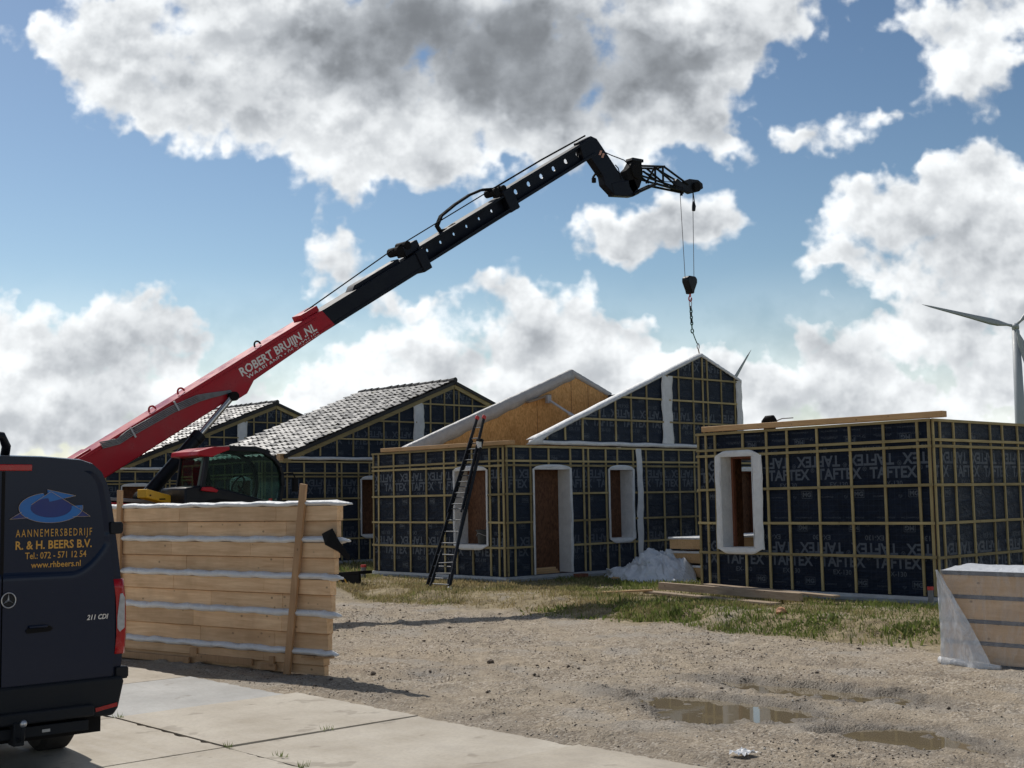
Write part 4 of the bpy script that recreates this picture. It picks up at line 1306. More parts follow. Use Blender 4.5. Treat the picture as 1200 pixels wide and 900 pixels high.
# ladder on the side wall
def ladder():
    base = Vector((-2.25, 9.9, 0))
    t = thing('extension_ladder', 'tall black extension ladder with red end caps leaning on the dark foil wall', 'ladder', base)
    F1, F3, T1, T3 = Vector((-2.2, 10.42, .01)), Vector((-2.2, 9.74, .01)), Vector((-.46, 10.70, 3.60)), Vector((-.46, 10.40, 3.60))
    def L_(a, b, f): return a.lerp(b, f)
    st = MB(base)
    for a, b in ((F1, T1), (F3, T3)): 
        st.bar(L_(a, b, 0), L_(a, b, .87), .075, .032, up=(0, 1, 0))
    st.build('lower_stiles', M['black'], t, bevel=.006)
    up_ = MB(base); o = Vector((-.06, 0, .03))
    for a, b, s in ((F1, T1, -.035), (F3, T3, .035)):
        up_.bar(L_(a, b, .42) + o + YV * s, L_(a, b, 1) + o + YV * s, .07, .03, up=(0, 1, 0))
    up_.build('upper_stiles', M['black'], t, bevel=.006)
    n = 14
    for k in range(n):
        f = .05 + k * .0665
        a, b = L_(F1, T1, f), L_(F3, T3, f)
        if f < .9:
            mb = MB(base); mb.tube([a, b], .012, 8); mb.build('rung', M['rung'], t)
    for k in range(8):
        f = .47 + k * .0665
        a, b = L_(F1, T1, f) + o, L_(F3, T3, f) + o
        mb = MB(base); mb.tube([a - YV * .04, b + YV * .04], .011, 8); mb.build('rung', M['rung'], t)
    for a in (L_(F1, T1, 1) + o - YV * .035, L_(F3, T3, 1) + o + YV * .035):
        mb = MB(base); mb.bar(a - Vector((.02, 0, .04)), a + Vector((.02, 0, .04)), .095, .05, up=(0, 1, 0)); mb.build('end_cap', M['redcap'], t, bevel=.015)
    # third short section standing in front
    G1, G3 = Vector((-2.42, 10.04, .01)), Vector((-2.42, 9.42, .01))
    tp1, tp3 = L_(F1, T1, .20) + Vector((-.08, -.22, 0)), L_(F3, T3, .44) + Vector((-.10, -.06, 0))
    mb = MB(base); mb.bar(G1, tp1, .07, .03, up=(0, 1, 0)); mb.bar(G3, tp3, .07, .03, up=(0, 1, 0)); mb.build('third_stiles', M['black'], t, bevel=.006)
    for f in (.12, .42, .72):
        mb = MB(base); mb.tube([L_(G1, tp1, f * .95), L_(G3, tp3, f * .46)], .011, 8); mb.build('rung', M['rung'], t)
    for p in (F1, F3, G1, G3):
        mb = MB(base); mb.box(tuple(p - Vector((.04, .03, .012))), tuple(p + Vector((.04, .03, .05)))); mb.build('foot', M['white'] if p is G3 else M['blackm'], t, bevel=.01)
    c = L_(F3, T3, .84)
    mb = MB(base); mb.box(tuple(c + Vector((-.12, -.03, -.09))), tuple(c + Vector((-.02, .03, .06)))); mb.build('warning_sticker', M['decal'], t)
    mb = MB(base); mb.box(tuple(c + Vector((-.10, -.06, .05))), tuple(c + Vector((-.0, .06, .11)))); mb.build('bracket', M['blackm'], t, bevel=.01)
ladder()

# bucket on the window sill
t = thing('bucket', 'black builders bucket standing on the window sill behind the ladder', 'bucket', (-.20, 10.85, .815))
t.location = (-.15, 10.86, .815)
mb = MB(); mb.tube([(0, 0, 0), (0, 0, .31)], [.165, .205], 24); mb.tube([(0, 0, .295), (0, 0, .325)], [.218, .222], 24); mb.build('shell', M['bucket'], t, smooth_='auto')
mb = MB(); mb.tube([(.0 + .21 * math.cos(a), .21 * math.sin(a), .26 - .09 * abs(math.sin(a))) for a in np.linspace(math.pi * .5, math.pi * 1.5, 12)], .006, 6); mb.build('handle', M['steel'], t)

# door sill boards in the opening of the roofless house
for i in range(3):
    mb = MB(); mb.bar((.58 + i * .03, 10.18 - i * .03, .15 + .045 * i), (1.40 - i * .04, 10.16 + i * .02, .15 + .045 * i), .12, .04)
    simple('board_offcut', ['short pine offcut on the floor of the doorway, lowest of three', 'short pine offcut in the doorway, middle of three', 'short pine offcut in the doorway, topmost of three'][i], 'offcut', mb, M['fresh_x'], (.9, 10.15, .12), 'pine offcuts in the doorway')
mb = MB(); mb.box((1.72, 9.78, -.02), (2.02, 9.98, .09)); simple('step_block', 'brown brick sized block beside the doorway sill', 'block', mb, M['brown_frame'], (1.85, 9.88, 0), bevel=.01)

# panels stacked in the alley
def stacked_panel(i):
    z = .04 + i * .30
    ox = random.uniform(-.05, .05)
    t = thing('timber_panel', ['flat timber panel with white foil edge, bottom of the pile between the houses', 'flat timber panel with white foil edge, middle of the pile between the houses', 'flat timber panel with white foil edge, top of the pile between the houses'][i], 'wall panel', (2.2, 7.0, z), group='timber panels piled between the houses')
    mb = MB(); mb.box((.05 + ox, -.5, .04), (3.2 + ox, .5, .245)); mb.build('panel_board', M['fresh_x'], t, bevel=.004)
    mb = MB(); mb.box((.02 + ox, -.53, .245), (3.23 + ox, .53, .295)); mb.build('foil_edge', M['wfoil'], t, bevel=.015)
for i in range(3): stacked_panel(i)
mb = MB(); mb.box((2.5, 6.6, -.05), (2.65, 7.4, .10)); mb.box((4.8, 6.6, -.05), (4.95, 7.4, .10)); simple('bearer', 'rough timber bearers under the panel pile in the alley', 'bearer', mb, M['old_wood'], (2.2, 7, 0))

# crumpled white sheet
def sheet_heap():
    nu, nv = 90, 70
    u = np.linspace(-1, 1, nu); v = np.linspace(-1, 1, nv)
    U, V_ = np.meshgrid(u, v, indexing='ij')
    ang = math.atan2(9.9 - 7.2, 3.3 - 1.6)
    a = U * 1.75; b = V_ * .95
    X = 2.55 + a * math.cos(ang) - b * math.sin(ang) + (fbm(U * 3 + 9, V_ * 3, 3, 4) - .5) * .5
    Y = 8.35 + a * math.sin(ang) + b * math.cos(ang) + (fbm(U * 3, V_ * 3 + 7, 3, 6) - .5) * .5
    r = np.sqrt((U * 1.0) ** 2 + V_ ** 2)
    H = .42 * np.exp(-(((U + .45) / .42) ** 2 + (V_ / .6) ** 2)) + .26 * np.exp(-(((U - .05) / .6) ** 2 + (V_ / .6) ** 2)) + .16
    fold = np.abs(fbm(U * 4 + 3, V_ * 4, 4, 12) - .5) * 2
    fold2 = np.abs(fbm(U * 9 + 1, V_ * 9, 3, 19) - .5) * 2
    fold3 = 1 - np.abs(fbm(U * 5 + V_ * 2, V_ * 7 - U * 3, 3, 29) - .5) * 5
    Z = H * (1 - sstep(.75, 1.12, r)) * (.70 + .55 * fold + .06 * fold3) + .13 * fold2 * (1 - sstep(.8, 1.1, r)) - .03
    ii = np.arange(nu * nv).reshape(nu, nv)
    F = np.stack([ii[:-1, :-1], ii[1:, :-1], ii[1:, 1:], ii[:-1, 1:]], -1).reshape(-1, 4)
    c = np.array([2.55, 8.35, 0])
    o = rawmesh('plastic_sheet', np.stack([X, Y, Z], -1).reshape(-1, 3) - c, F, M['wfoil_big'], smooth_=False)
    o.location = c
    sd = o.modifiers.new('solid', 'SOLIDIFY'); sd.thickness = .006
    tag(o, 'crumpled heap of white plastic sheeting on the grass between the houses', 'plastic sheet')
sheet_heap()

# boards on the grass
def plank(p, q, w, h, label, mat='old_wood', name='board'):
    mb = MB(); mb.bar(p, q, w, h); c = (Vector(p) + Vector(q)) / 2
    simple(name, label, 'board', mb, M[mat], tuple(c), 'boards lying on the verge', bevel=.004)
plank((-1.02, 5.0, .17), (-1.35, 1.70, .13), .10, .13, 'thick weathered timber beam lying on the grass, the longest of the boards')
plank((-1.2, 5.15, .06), (-1.75, 1.9, .035), .22, .04, 'wide flat board on the grass under the thick beam')
plank((-.55, 4.3, .19), (-.92, 1.30, .13), .18, .035, 'pale thin board laid over the end of the thick beam')
plank((-1.75, 5.85, .05), (-1.25, 5.0, .10), .10, .03, 'short bright fresh board poking out of the grass left of the beam', 'fresh_y')
plank((1.6, 8.65, .05), (2.3, 7.5, .05), .14, .03, 'pale thin lath on the grass in front of the white sheet', 'fresh_y')

# stub pipes
def stub(x, y, z0, h, r, label, g='stub pipes by the house corners'):
    t = thing('stub_pipe', label, 'pipe', (x, y, z0), group=g)
    mb = MB(); mb.tube([(0, 0, -.05), (0, 0, h)], r, 14); mb.build('pipe', M['plasticgrey'], t, smooth_='auto')
    mb = MB(); mb.tube([(0, 0, h - .01), (0, 0, h + .045)], r * 1.12, 14); mb.build('cap', M['redcap'], t, smooth_='auto')
stub(-.28, -.02, 0, .26, .045, 'grey pipe stub with red cap at the corner of the nearest house')
stub(-1.0, 14.35, 0, .26, .06, 'grey pipe stub with red cap far off by the roofless house')

# dark ramp plate on the mud heap
t = thing('ramp_plate', 'dark slatted ramp plate with yellow stripes lying tilted on the mud heap', 'ramp', (-2.6, 13.3, .16))
mt = Matrix.Rotation(R_(-4), 4, 'X')
mb = MB(); mb.box((-.18, -1.25, 0), (.18, 1.1, .07), mat=mt).box((-.18, -1.25, -.22), (-.12, .9, .0), mat=mt); mb.build('plate', M['blackm'], t, bevel=.008)
mb = MB()
for k in range(4):
    mb.prism([(0, 0), (.10, .12), (.15, .12), (.05, 0)], (-.185, -.85 + k * .26, -.15), (0, 1, 0), (0, 0, 1), (-1, 0, 0), .004)
mb.build('stripe', M['yellow'], t)

# stones, litter
def rock(x, y, s, label, mat, g=None, flat=.7):
    me = bpy.data.meshes.new('stone'); bm = bmesh.new(); bmesh.ops.create_icosphere(bm, subdivisions=2, radius=s)
    for v in bm.verts: v.co *= random.uniform(.8, 1.2); v.co.z *= flat
    bm.to_mesh(me); bm.free(); me.materials.append(mat)
    o = bpy.data.objects.new('stone', me); COL.objects.link(o)
    o.location = (x, y, float(gz(x, y)) + s * flat * .5); tag(o, label, 'stone', g)
rock(-8.78, .98, .045, 'dark stone lying alone in the middle of the gravel road', M['clod'])
rock(-3.0, .91, .09, 'orange brown stone at the road edge of the green verge', M['terracotta'])
rock(-10.35, 1.2, .035, 'dark stone just right of the timber panel foot', M['clod'])
mb = MB(); K = 9
vs = [( (i - 4) * .022 + random.uniform(-.01, .01), (j - 4) * .018 + random.uniform(-.01, .01), .01 + random.uniform(0, .03)) for i in range(K) for j in range(K)]
mb.add(vs, [(i * K + j, i * K + j + 1, (i + 1) * K + j + 1, (i + 1) * K + j) for i in range(K - 1) for j in range(K - 1)])
o = mb.build('litter', M['white']); o.location = (-11.1, -4.49, float(gz(-11.1, -4.49)) + .01); tag(o, 'scrap of crumpled white paper on the gravel in the foreground', 'litter')

# ------------------------------------------------------------------ boarded panel in front of the telehandler
def wood_panel():
    base = Vector((-10.74, 1.62, -.15))
    ang = math.atan2(.982, -.188)
    t = thing('timber_wall_panel', 'upright pine wall panel of horizontal boards with white foil bands and two nailed posts', 'wall panel', base, ang)
    # local: x along the panel away from the near end, y back (towards the camera is +y here), z up
    rows = [(1.56, 1.745, 1.92), (1.14, 1.325, 1.50), (.72, .905, 1.08), (.285, .47, .665), (.0, .115, .225)]
    top_u, L_ = -.24, 4.6
    def u0(z): return -.24 * (z / 1.92)
    CF = .0
    for (z0, zm, z1) in rows:
        for k, (a, b) in enumerate(((z0, zm), (zm, z1))):
            rec = .030 if k == 0 else 0.0
            # each board made of two or three butt-jointed lengths
            js = sorted([u0(a) + random.uniform(.7, 1.4), random.uniform(1.9, 3.0), L_])
            x = u0((a + b) / 2) + random.uniform(-.015, .015)
            for j, xe in enumerate(js):
                mb = MB(); mb.box((x, -.10, a + .003), (xe - .002, CF - rec + random.uniform(-.002, .002), b - .003))
                mb.build('board', M['plank_p'], t, bevel=.005)
                x = xe
    # foil bands with loose ends
    for zc, ue, h in ((1.945, -.40, .032), (1.53, -.37, .040), (1.11, -.26, .042), (.69, -.23, .044), (.255, -.18, .042)):
        K = 46; mb = MB(); vs = []
        for i in range(K + 1):
            f = (i / K) ** 1.5 if i < 8 else i / K
            u = ue + (L_ - ue) * f
            tp = min(1, .25 + (u - ue) / .18)
            z = zc + .006 * math.sin(i * 1.1) - (0.02 * (1 - tp))
            r = h * tp * (1 + .12 * math.sin(i * 2.3) + random.uniform(-.06, .06))
            for k in range(10):
                an = 2 * math.pi * k / 10
                vs.append((u, -.045 + math.cos(an) * (.085 * (.3 + .7 * tp)) + random.uniform(-.004, .004), z + math.sin(an) * r + random.uniform(-.003, .003)))
        fs = [(i * 10 + k, i * 10 + (k + 1) % 10, (i + 1) * 10 + (k + 1) % 10, (i + 1) * 10 + k) for i in range(K) for k in range(10)]
        fs += [tuple(range(10))]
        mb.add(vs, fs); mb.build('foil_band', M['wfoil'], t, smooth_=True)
    for (a, b, w) in (((.55, .03, -.03), (.27, .03, 2.17), .10), ((3.74, .03, 0), (3.70, .03, 2.16), .095)):
        mb = MB(); mb.bar(a, b, w, .032, up=(0, 1, 0)); mb.build('post', M['post'], t, bevel=.003)
    mb = MB()
    mb.add([(-.02, .03, 1.60), (-.20, .05, 1.66), (-.30, .045, 1.52), (-.46, .04, 1.36), (-.44, .04, 1.30), (-.30, .05, 1.40), (-.10, .06, 1.48)], [(0, 1, 6), (1, 2, 5, 6), (2, 3, 4, 5)])
    ob = mb.build('loose_flap', M['blackm'], t); sd = ob.modifiers.new('s', 'SOLIDIFY'); sd.thickness = .012
    for (a, b, z0, z1) in ((.75, 1.0, .02, .09), (1.15, 2.15, .05, .13), (2.15, 2.28, .1, .2), (.78, .86, .06, .18), (2.3, 4.3, .0, .08)):
        mb = MB(); mb.box((a, .0, z0), (b, .028, z1)); mb.build('cleat', M['post'], t, bevel=.003)
    mb = MB(); mb.bar((-.18, .02, .225), (.3, .02, .205), .05, .02); mb.build('lath', M['post'], t)
M['plank_p'] = wood('pine_board_pale', (.60, .36, .185), (.86, .60, .36), 0, .6, gs=.8, rnd=.12)
M['post'] = wood('pine_post', (.40, .225, .11), (.54, .33, .175), 2, .65, rnd=.06)
wood_panel()

# ------------------------------------------------------------------ wrapped stack on the right
def wrapped_stack():
    base = Vector((-5.35, -3.04, -.15))
    t = thing('wrapped_timber_stack', 'stack of timber panels wrapped in translucent plastic, at the right edge of the site road', 'timber stack', base)
    Lx, Ly, H = 1.35, -4.2, 1.07
    zs = [0.07, .30, .325, .525, .55, .765, .79, 1.0]
    layers = [(.03, .235), (.275, .475), (.515, .745), (.785, 1.01)]
    for a, b in layers:
        mb = MB(); mb.box((0, Ly, a), (Lx, -.0 + random.uniform(-.01, .01), b)); mb.build('panel_board', M['stk'], t, bevel=.004)
    for z in (.255, .495, .765):
        mb = MB(); mb.box((-.012, Ly, z - .022), (Lx, .008, z + .022)); mb.build('foil_layer', M['dgrey'], t, bevel=.008)
    mb = MB(); mb.box((-.015, Ly, 1.008), (Lx, .01, 1.05)); mb.build('foil_layer', M['dgrey'], t, bevel=.008)
    for y in (-.2, -1.6, -3.2):
        mb = MB(); mb.box((.03, y - .05, -.06), (Lx - .03, y + .05, .03)); mb.build('bearer', M['old_wood'], t)
    # top sheet, crumpled
    nu, nv = 40, 60
    X, Y = np.meshgrid(np.linspace(-.03, Lx + .02, nu), np.linspace(.03, Ly, nv), indexing='ij')
    Z = 1.058 + .035 * np.abs(fbm(X * 3, Y * 3, 4, 3) - .5) * 2 * np.minimum(1, (X + .03) * 4) + .03 * np.sin(X * 3) * np.minimum(1, (X + .03) * 4)
    ii = np.arange(nu * nv).reshape(nu, nv)
    F = np.stack([ii[:-1, :-1], ii[1:, :-1], ii[1:, 1:], ii[:-1, 1:]], -1).reshape(-1, 4)
    rawmesh('top_sheet', np.stack([X, Y, Z], -1).reshape(-1, 3), F, M['wrap_top'], t, True)
    # side sheet clinging to the boards
    X, Z = np.meshgrid(np.linspace(0, 1, 60), np.linspace(0, 1, 40), indexing='ij')
    yy = X * Ly; zz = -.0 + Z * 1.06
    xx = -.035 - .03 * (1 - Z) - .03 * np.abs(fbm(yy * 3, zz * 3, 3, 8) - .5)
    ii = np.arange(60 * 40).reshape(60, 40)
    F = np.stack([ii[:-1, :-1], ii[1:, :-1], ii[1:, 1:], ii[:-1, 1:]], -1).reshape(-1, 4)
    rawmesh('side_sheet', np.stack([xx, yy, zz], -1).reshape(-1, 3), F, M['wrap_thin'], t, True)
    # loose triangular milky flap hanging from the corner, flaring at the foot
    nu, nv = 40, 46
    Uu, Vv = np.meshgrid(np.linspace(0, 1, nu), np.linspace(0, 1, nv), indexing='ij')   # V=0 top, 1 bottom
    width = .02 + .66 * Vv ** .95
    yy = .05 - Uu * width - .09 * Vv * (1 - Uu) * .9
    flare = .05 + .11 * Vv
    xx = -.05 - flare * (.5 + .5 * np.sin(Uu * 9 + Vv * 2) * .35) - .03 * np.abs(fbm(Uu * 5, Vv * 6, 3, 6) - .5) * 2 - .05 * Vv ** 3
    zz = 1.075 * (1 - Vv) + .015 * np.sin(Uu * 12) * Vv - .01
    F = (lambda ii: np.stack([ii[:-1, :-1], ii[1:, :-1], ii[1:, 1:], ii[:-1, 1:]], -1).reshape(-1, 4))(np.arange(nu * nv).reshape(nu, nv))
    rawmesh('loose_sheet', np.stack([xx, yy, zz], -1).reshape(-1, 3), F, M['wrap_thick'], t, True)
    mb = MB(); mb.tube([(-.12, .04, .05), (-.14, -.2, .03), (-.13, -.45, .02), (-.15, -.7, .02)], [.04, .05, .045, .03], 8); mb.build('sheet_hem', M['wrap_thick'], t, smooth_=True)
    # back end sheet
    mb = MB(); mb.add([(-.05, .035, 0), (Lx, .035, 0), (Lx, .03, 1.06), (-.03, .03, 1.06)], [(0, 1, 2, 3)]); mb.build('end_sheet', M['wrap_thick'], t)
M['stk'] = wood('stack_pine', (.58, .38, .21), (.76, .54, .34), 1, .6, rnd=.06)
M['dgrey'] = mottled('dark_grey_foil', (.10, .105, .12), (.15, .155, .17), 4, .6, bs=.3)
wrapped_stack()

# ------------------------------------------------------------------ telehandler crane
E2, N2 = Vector((.855, 0, .518)), Vector((-.518, 0, .855))
E2.normalize(); N2.normalize()
YB = 10.2
def BP(s, t_, y=0.0): return E2 * s + N2 * t_ + YV * (YB + y)

def crane():
    base = Vector((-9.0, 10.2, -.15))
    t = thing('telehandler', 'red and black telehandler crane with long raised boom, standing behind the timber panel', 'telehandler', base)
    def mbn(): return MB(base)
    def boombox(mb, s0, s1, t0, t1, w, mi=0, s0b=None, s1b=None):
        s0b = s0 if s0b is None else s0b; s1b = s1 if s1b is None else s1b
        mb.prism([(s0b, t0), (s1b, t0), (s1, t1), (s0, t1)], YV * (YB - w), E2, N2, YV, 2 * w, mi)
    # outer red section with belly at the ram mount
    mb = mbn()
    mb.prism([(-8.6, 6.88), (-4.35, 6.88), (-4.05, 6.80), (-3.80, 6.80), (-3.55, 6.94), (-1.37, 7.02), (-1.50, 7.40), (-1.95, 7.42), (-8.6, 7.40)], YV * (YB - .25), E2, N2, YV, .50)
    ob = mb.build('boom_outer', M['red'], t, bevel=.02)
    lt = mbn()
    put_text(lt, 'ROBERT BRUIJN .NL', BP(-3.74, 7.125, -.253), E2, N2, .225, .006, width=1.93, mi=0)
    put_text(lt, 'WAARLAND • 06-54326102', BP(-3.66, 7.022, -.253), E2, N2, .105, .0015, width=1.86, mi=0)
    lt.build('lettering', M['decal'], ob)
    for q in ((-1.95, -1.5, 7.405, 7.52, .16), (-8.0, -6.9, 7.385, 7.44, .18)):
        mb = mbn(); boombox(mb, *q); mb.build('top_block', M['red'], t, bevel=.015)
    mb = mbn(); mb.bar(BP(-7.2, 7.33, -.255), BP(-1.7, 7.33, -.255), .02, .03, up=YV); mb.bar(BP(-3.5, 7.02, -.255), BP(-1.45, 7.06, -.255), .02, .03, up=YV); mb.build('boom_rib', M['red'], t)
    for s, tt in ((-5.55, 7.42), (-4.9, 7.43), (-3.06, 7.44)):
        mb = mbn(); mb.tube([BP(s + .07 * math.cos(a), tt + .085 * math.sin(a), -.1) for a in np.linspace(0, math.pi, 9)], .018, 8); mb.build('lifting_eye', M['red'] if s < -4 else M['black'], t)
    # pipes on the flank
    for k in range(5):
        o_ = .028 * k
        mb = mbn()
        pts = [(-6.75, 7.46 - o_), (-6.45, 7.35 - o_ * .8), (-6.22, 7.38 - o_), (-5.3, 7.345 - o_), (-4.75, 7.27 - o_), (-4.55, 7.20 - o_ * .8), (-4.1, 7.02 - o_ * .3)]
        mb.tube([BP(a, b, -.275) for a, b in pts], .012, 7); mb.build('hydraulic_pipe', M['grey_hose'], t, smooth_=True)
    for s in (-6.15, -5.2):
        mb = mbn(); mb.bar(BP(s, 7.21, -.29), BP(s, 7.40, -.29), .035, .02, up=YV); mb.build('pipe_clamp', M['alu'], t)
    # inner sections with through holes along the web
    def holed(name, s0, s1, t0, t1, w, holes, hr, mat):
        bm = bmesh.new()
        seg = 12
        ring = []
        outline = [(s0, t0)] + [(s1, t0)] + [(s1, t1)] + [(s0, t1)]
        # strip cells: one per hole plus plain ones
        ss = [s0]
        for h in holes: ss += [h - hr * 2.2, h + hr * 2.2]
        ss.append(s1)
        cache = {}
        def V(a, b, y):
            k = (round(a, 4), round(b, 4), y)
            if k not in cache: cache[k] = bm.verts.new(BP(a, b, y) - base)
            return cache[k]
        tm = t0 + (t1 - t0) * .55
        for y in (-w, w):
            for i in range(len(ss) - 1):
                a, b = ss[i], ss[i + 1]
                hole = next((h for h in holes if a < h < b), None)
                if hole is None:
                    bm.faces.new([V(a, t0, y), V(b, t0, y), V(b, t1, y), V(a, t1, y)])
                else:
                    # 8-gon hole fan
                    oc = [(b, tm), (b, t1), ((a + b) / 2, t1), (a, t1), (a, tm), (a, t0), ((a + b) / 2, t0), (b, t0)]
                    ic = [(hole + hr * math.cos(math.pi * k / 4), tm + hr * math.sin(math.pi * k / 4)) for k in range(8)]
                    for k in range(8):
                        bm.faces.new([V(*oc[k], y), V(*oc[(k + 1) % 8], y), V(*ic[(k + 1) % 8], y), V(*ic[k], y)])
        for h in holes:
            ic = [(h + hr * math.cos(math.pi * k / 4), tm + hr * math.sin(math.pi * k / 4)) for k in range(8)]
            for k in range(8):
                bm.faces.new([V(*ic[k], -w), V(*ic[(k + 1) % 8], -w), V(*ic[(k + 1) % 8], w), V(*ic[k], w)])
        for (a, b) in (((s0, t0), (s1, t0)), ((s0, t1), (s1, t1)), ((s0, t0), (s0, t1)), ((s1, t0), (s1, t1))):
            bm.faces.new([bm.verts.new(BP(*a, -w) - base), bm.verts.new(BP(*b, -w) - base), bm.verts.new(BP(*b, w) - base), bm.verts.new(BP(*a, w) - base)])
        bmesh.ops.recalc_face_normals(bm, faces=bm.faces)
        me = bpy.data.meshes.new(name); bm.to_mesh(me); bm.free(); me.materials.append(mat)
        o = bpy.data.objects.new(name, me); COL.objects.link(o); o.parent = t
        return o
    mb = mbn(); boombox(mb, -1.9, 1.45, 7.00, 7.39, .21); mb.build('boom_second', M['navy_black'], t, bevel=.012)
    mb = mbn(); boombox(mb, -.45, .85, 7.30, 7.47, .13, s0b=-.7); boombox(mb, 1.25, 1.50, 6.95, 7.42, .24); mb.build('boom_collar', M['navy_black'], t, bevel=.015)
    mb = mbn(); mb.bar(BP(-1.8, 7.055, -.215), BP(1.4, 7.055, -.215), .03, .03, up=YV); mb.bar(BP(1.5, 7.10, -.18), BP(4.6, 7.13, -.18), .03, .03, up=YV); mb.build('boom_rib', M['navy_black'], t)
    holed('boom_third', 1.4, 4.55, 7.06, 7.46, .012, [1.75, 2.18, 2.62, 3.05, 3.48, 3.92], .036, M['navy_black'])
    for (a, b, c, d, w) in ((1.4, 4.55, 7.05, 7.10, .17), (1.4, 4.55, 7.42, 7.47, .17), (4.5, 7.75, 7.13, 7.20, .13), (4.5, 7.75, 7.50, 7.56, .13)):
        mb = mbn(); boombox(mb, a, b, c, d, w); mb.build('boom_flange', M['navy_black'], t, bevel=.008)
    for q in ((4.3, 4.62, 7.04, 7.56, .19), (1.05, 1.5, 7.42, 7.62, .15)):
        mb = mbn(); boombox(mb, *q); mb.build('boom_collar', M['navy_black'], t, bevel=.015)
    holed('boom_inner', 4.5, 7.75, 7.14, 7.55, .012, [4.85, 5.33, 5.81, 6.29, 6.77, 7.25], .062, M['navy_black'])
    for s, tt, r in ((.95, 7.60, .10), (1.2, 7.62, .09), (4.15, 7.62, .09), (4.4, 7.60, .08), (1.45, 7.02, .07), (4.55, 7.10, .07)):
        mb = mbn(); mb.tube([BP(s, tt, -.17), BP(s, tt, .17)], r, 12); mb.build('sheave', M['blackm'], t)
    # rope along the boom, big hose loop
    mb = mbn(); mb.tube([BP(-1.75, 7.52, -.05), BP(.9, 7.68, -.05)], .014, 6).tube([BP(1.0, 7.68, -.05), BP(4.1, 7.70, -.05)], .014, 6).tube([BP(4.2, 7.70, -.05), BP(6.0, 7.70, -.05), BP(7.7, 7.66, -.05)], .022, 6); mb.build('boom_rope', M['blackm'], t)
    mb = mbn()
    pts = [(2.75, 7.46), (2.5, 7.44), (2.30, 7.50), (2.28, 7.62), (2.5, 7.76), (3.0, 7.82), (3.5, 7.84), (3.9, 7.80), (4.25, 7.68)]
    for o_ in (-.02, .02, .06):
        mb.tube([BP(a, b, -.02 + o_) for a, b in pts], .028, 8)
    mb.build('hose_loop', M['blackm'], t, smooth_=True)
    # fly jib: down-turned arm, winch, lattice
    def XZ(x, z, y=0): return Vector((x, YB + y, z))
    def xzp(mb, pts, w, mi=0): mb.prism(pts, YV * (YB - w), XV, ZV, YV, 2 * w, mi)
    mb = mbn()
    xzp(mb, [(2.35, 10.33), (2.78, 10.56), (2.98, 10.53), (3.15, 10.38), (3.98, 9.62), (3.78, 9.36), (3.52, 9.24), (3.22, 9.42), (3.18, 9.62), (2.75, 10.00), (2.5, 9.92)], .10)
    mb.build('jib_arm', M['navy_black'], t, bevel=.02)
    mb = mbn(); xzp(mb, [(3.45, 9.5), (3.95, 9.64), (4.3, 9.75), (4.5, 9.4), (4.25, 9.28), (3.55, 9.20)], .11); mb.build('jib_base', M['navy_black'], t, bevel=.02)
    mb = mbn()
    for k in range(2):
        mb.prism([(0, 0), (.07, 0), (.13, .12), (.06, .12)], BP(0, 0) * 0 + Vector((3.02 + .09 * k, YB - .105, 10.13 - .05 * k)), XV, ZV, -YV, .004)
    mb.build('hazard_stripe', M['stripe'], t)
    mb = mbn(); mb.tube([XZ(3.45, 10.02, .05), XZ(3.72, 9.64, .08)], .02, 6).tube([XZ(3.62, 9.98, -.1), XZ(3.72, 9.92, -.1), XZ(3.82, 9.65, -.1)], .014, 6); mb.build('hose', M['blackm'], t)
    mb = mbn(); mb.tube([XZ(3.12, 9.62, -.08), XZ(2.95, 9.68, -.08), XZ(2.84, 9.55, -.08), XZ(2.86, 9.46, -.08)], .03, 8).tube([XZ(2.86, 9.42, -.08), XZ(2.86, 9.53, -.08)], .055, 8); mb.build('arm_lamp', M['blackm'], t)
    # winch
    mb = mbn(); mb.tube([XZ(4.38, 9.95, -.15), XZ(4.38, 9.95, .15)], .21, 18); xzp(mb, [(4.0, 9.90), (4.15, 10.02), (4.28, 10.22), (4.6, 10.26), (4.62, 9.8), (4.5, 9.55), (4.25, 9.35), (4.1, 9.5)], .11); mb.build('winch', M['blackm'], t, bevel=.02)
    mb = mbn(); xzp(mb, [(4.22, 10.20), (4.66, 10.22), (4.66, 10.30), (4.25, 10.28)], .12); mb.build('winch_cover', M['black'], t, bevel=.01)
    mb = mbn(); mb.tube([XZ(3.2, 10.30, 0), XZ(3.6, 10.24, 0), XZ(4.05, 10.20, 0), XZ(4.3, 10.08, 0)], .013, 6).tube([XZ(4.62, 10.05), XZ(5.0, 10.0), XZ(5.6, 9.9), XZ(6.2, 9.98)], .010, 6); mb.build('winch_rope', M['blackm'], t)
    # lattice
    def chord(p, q, r=.028):
        m_ = mbn(); m_.tube([p, q], r, 8); m_.build('lattice_tube', M['black'], t)
    for sy, lx in ((-.13, 0), (.13, .35)):
        kink, lowk = (5.42 , 10.24 ), (5.12, 9.74)
        chord(XZ(4.55, 10.11, sy), XZ(*kink, sy)); chord(XZ(*kink, sy), XZ(6.45, 9.95, sy * .5))
        chord(XZ(4.5, 9.86, sy), XZ(6.3, 9.78, sy * .5)); chord(XZ(4.25, 9.34, sy), XZ(*lowk, sy), .036); chord(XZ(*lowk, sy), XZ(6.4, 9.74, sy * .5), .032)
        chord(XZ(5.38, 10.22, sy), XZ(5.38, 9.80, sy)); chord(XZ(5.05, 10.18, sy), XZ(5.9, 9.82, sy)); chord(XZ(4.62, 9.98, sy), XZ(5.12, 9.82, sy))
    chord(XZ(5.42, 10.24, -.16), XZ(5.42, 10.24, .16)); chord(XZ(5.12, 9.74, -.16), XZ(5.12, 9.74, .16)); chord(XZ(5.05, 10.18, -.16), XZ(5.05, 9.8, .16))
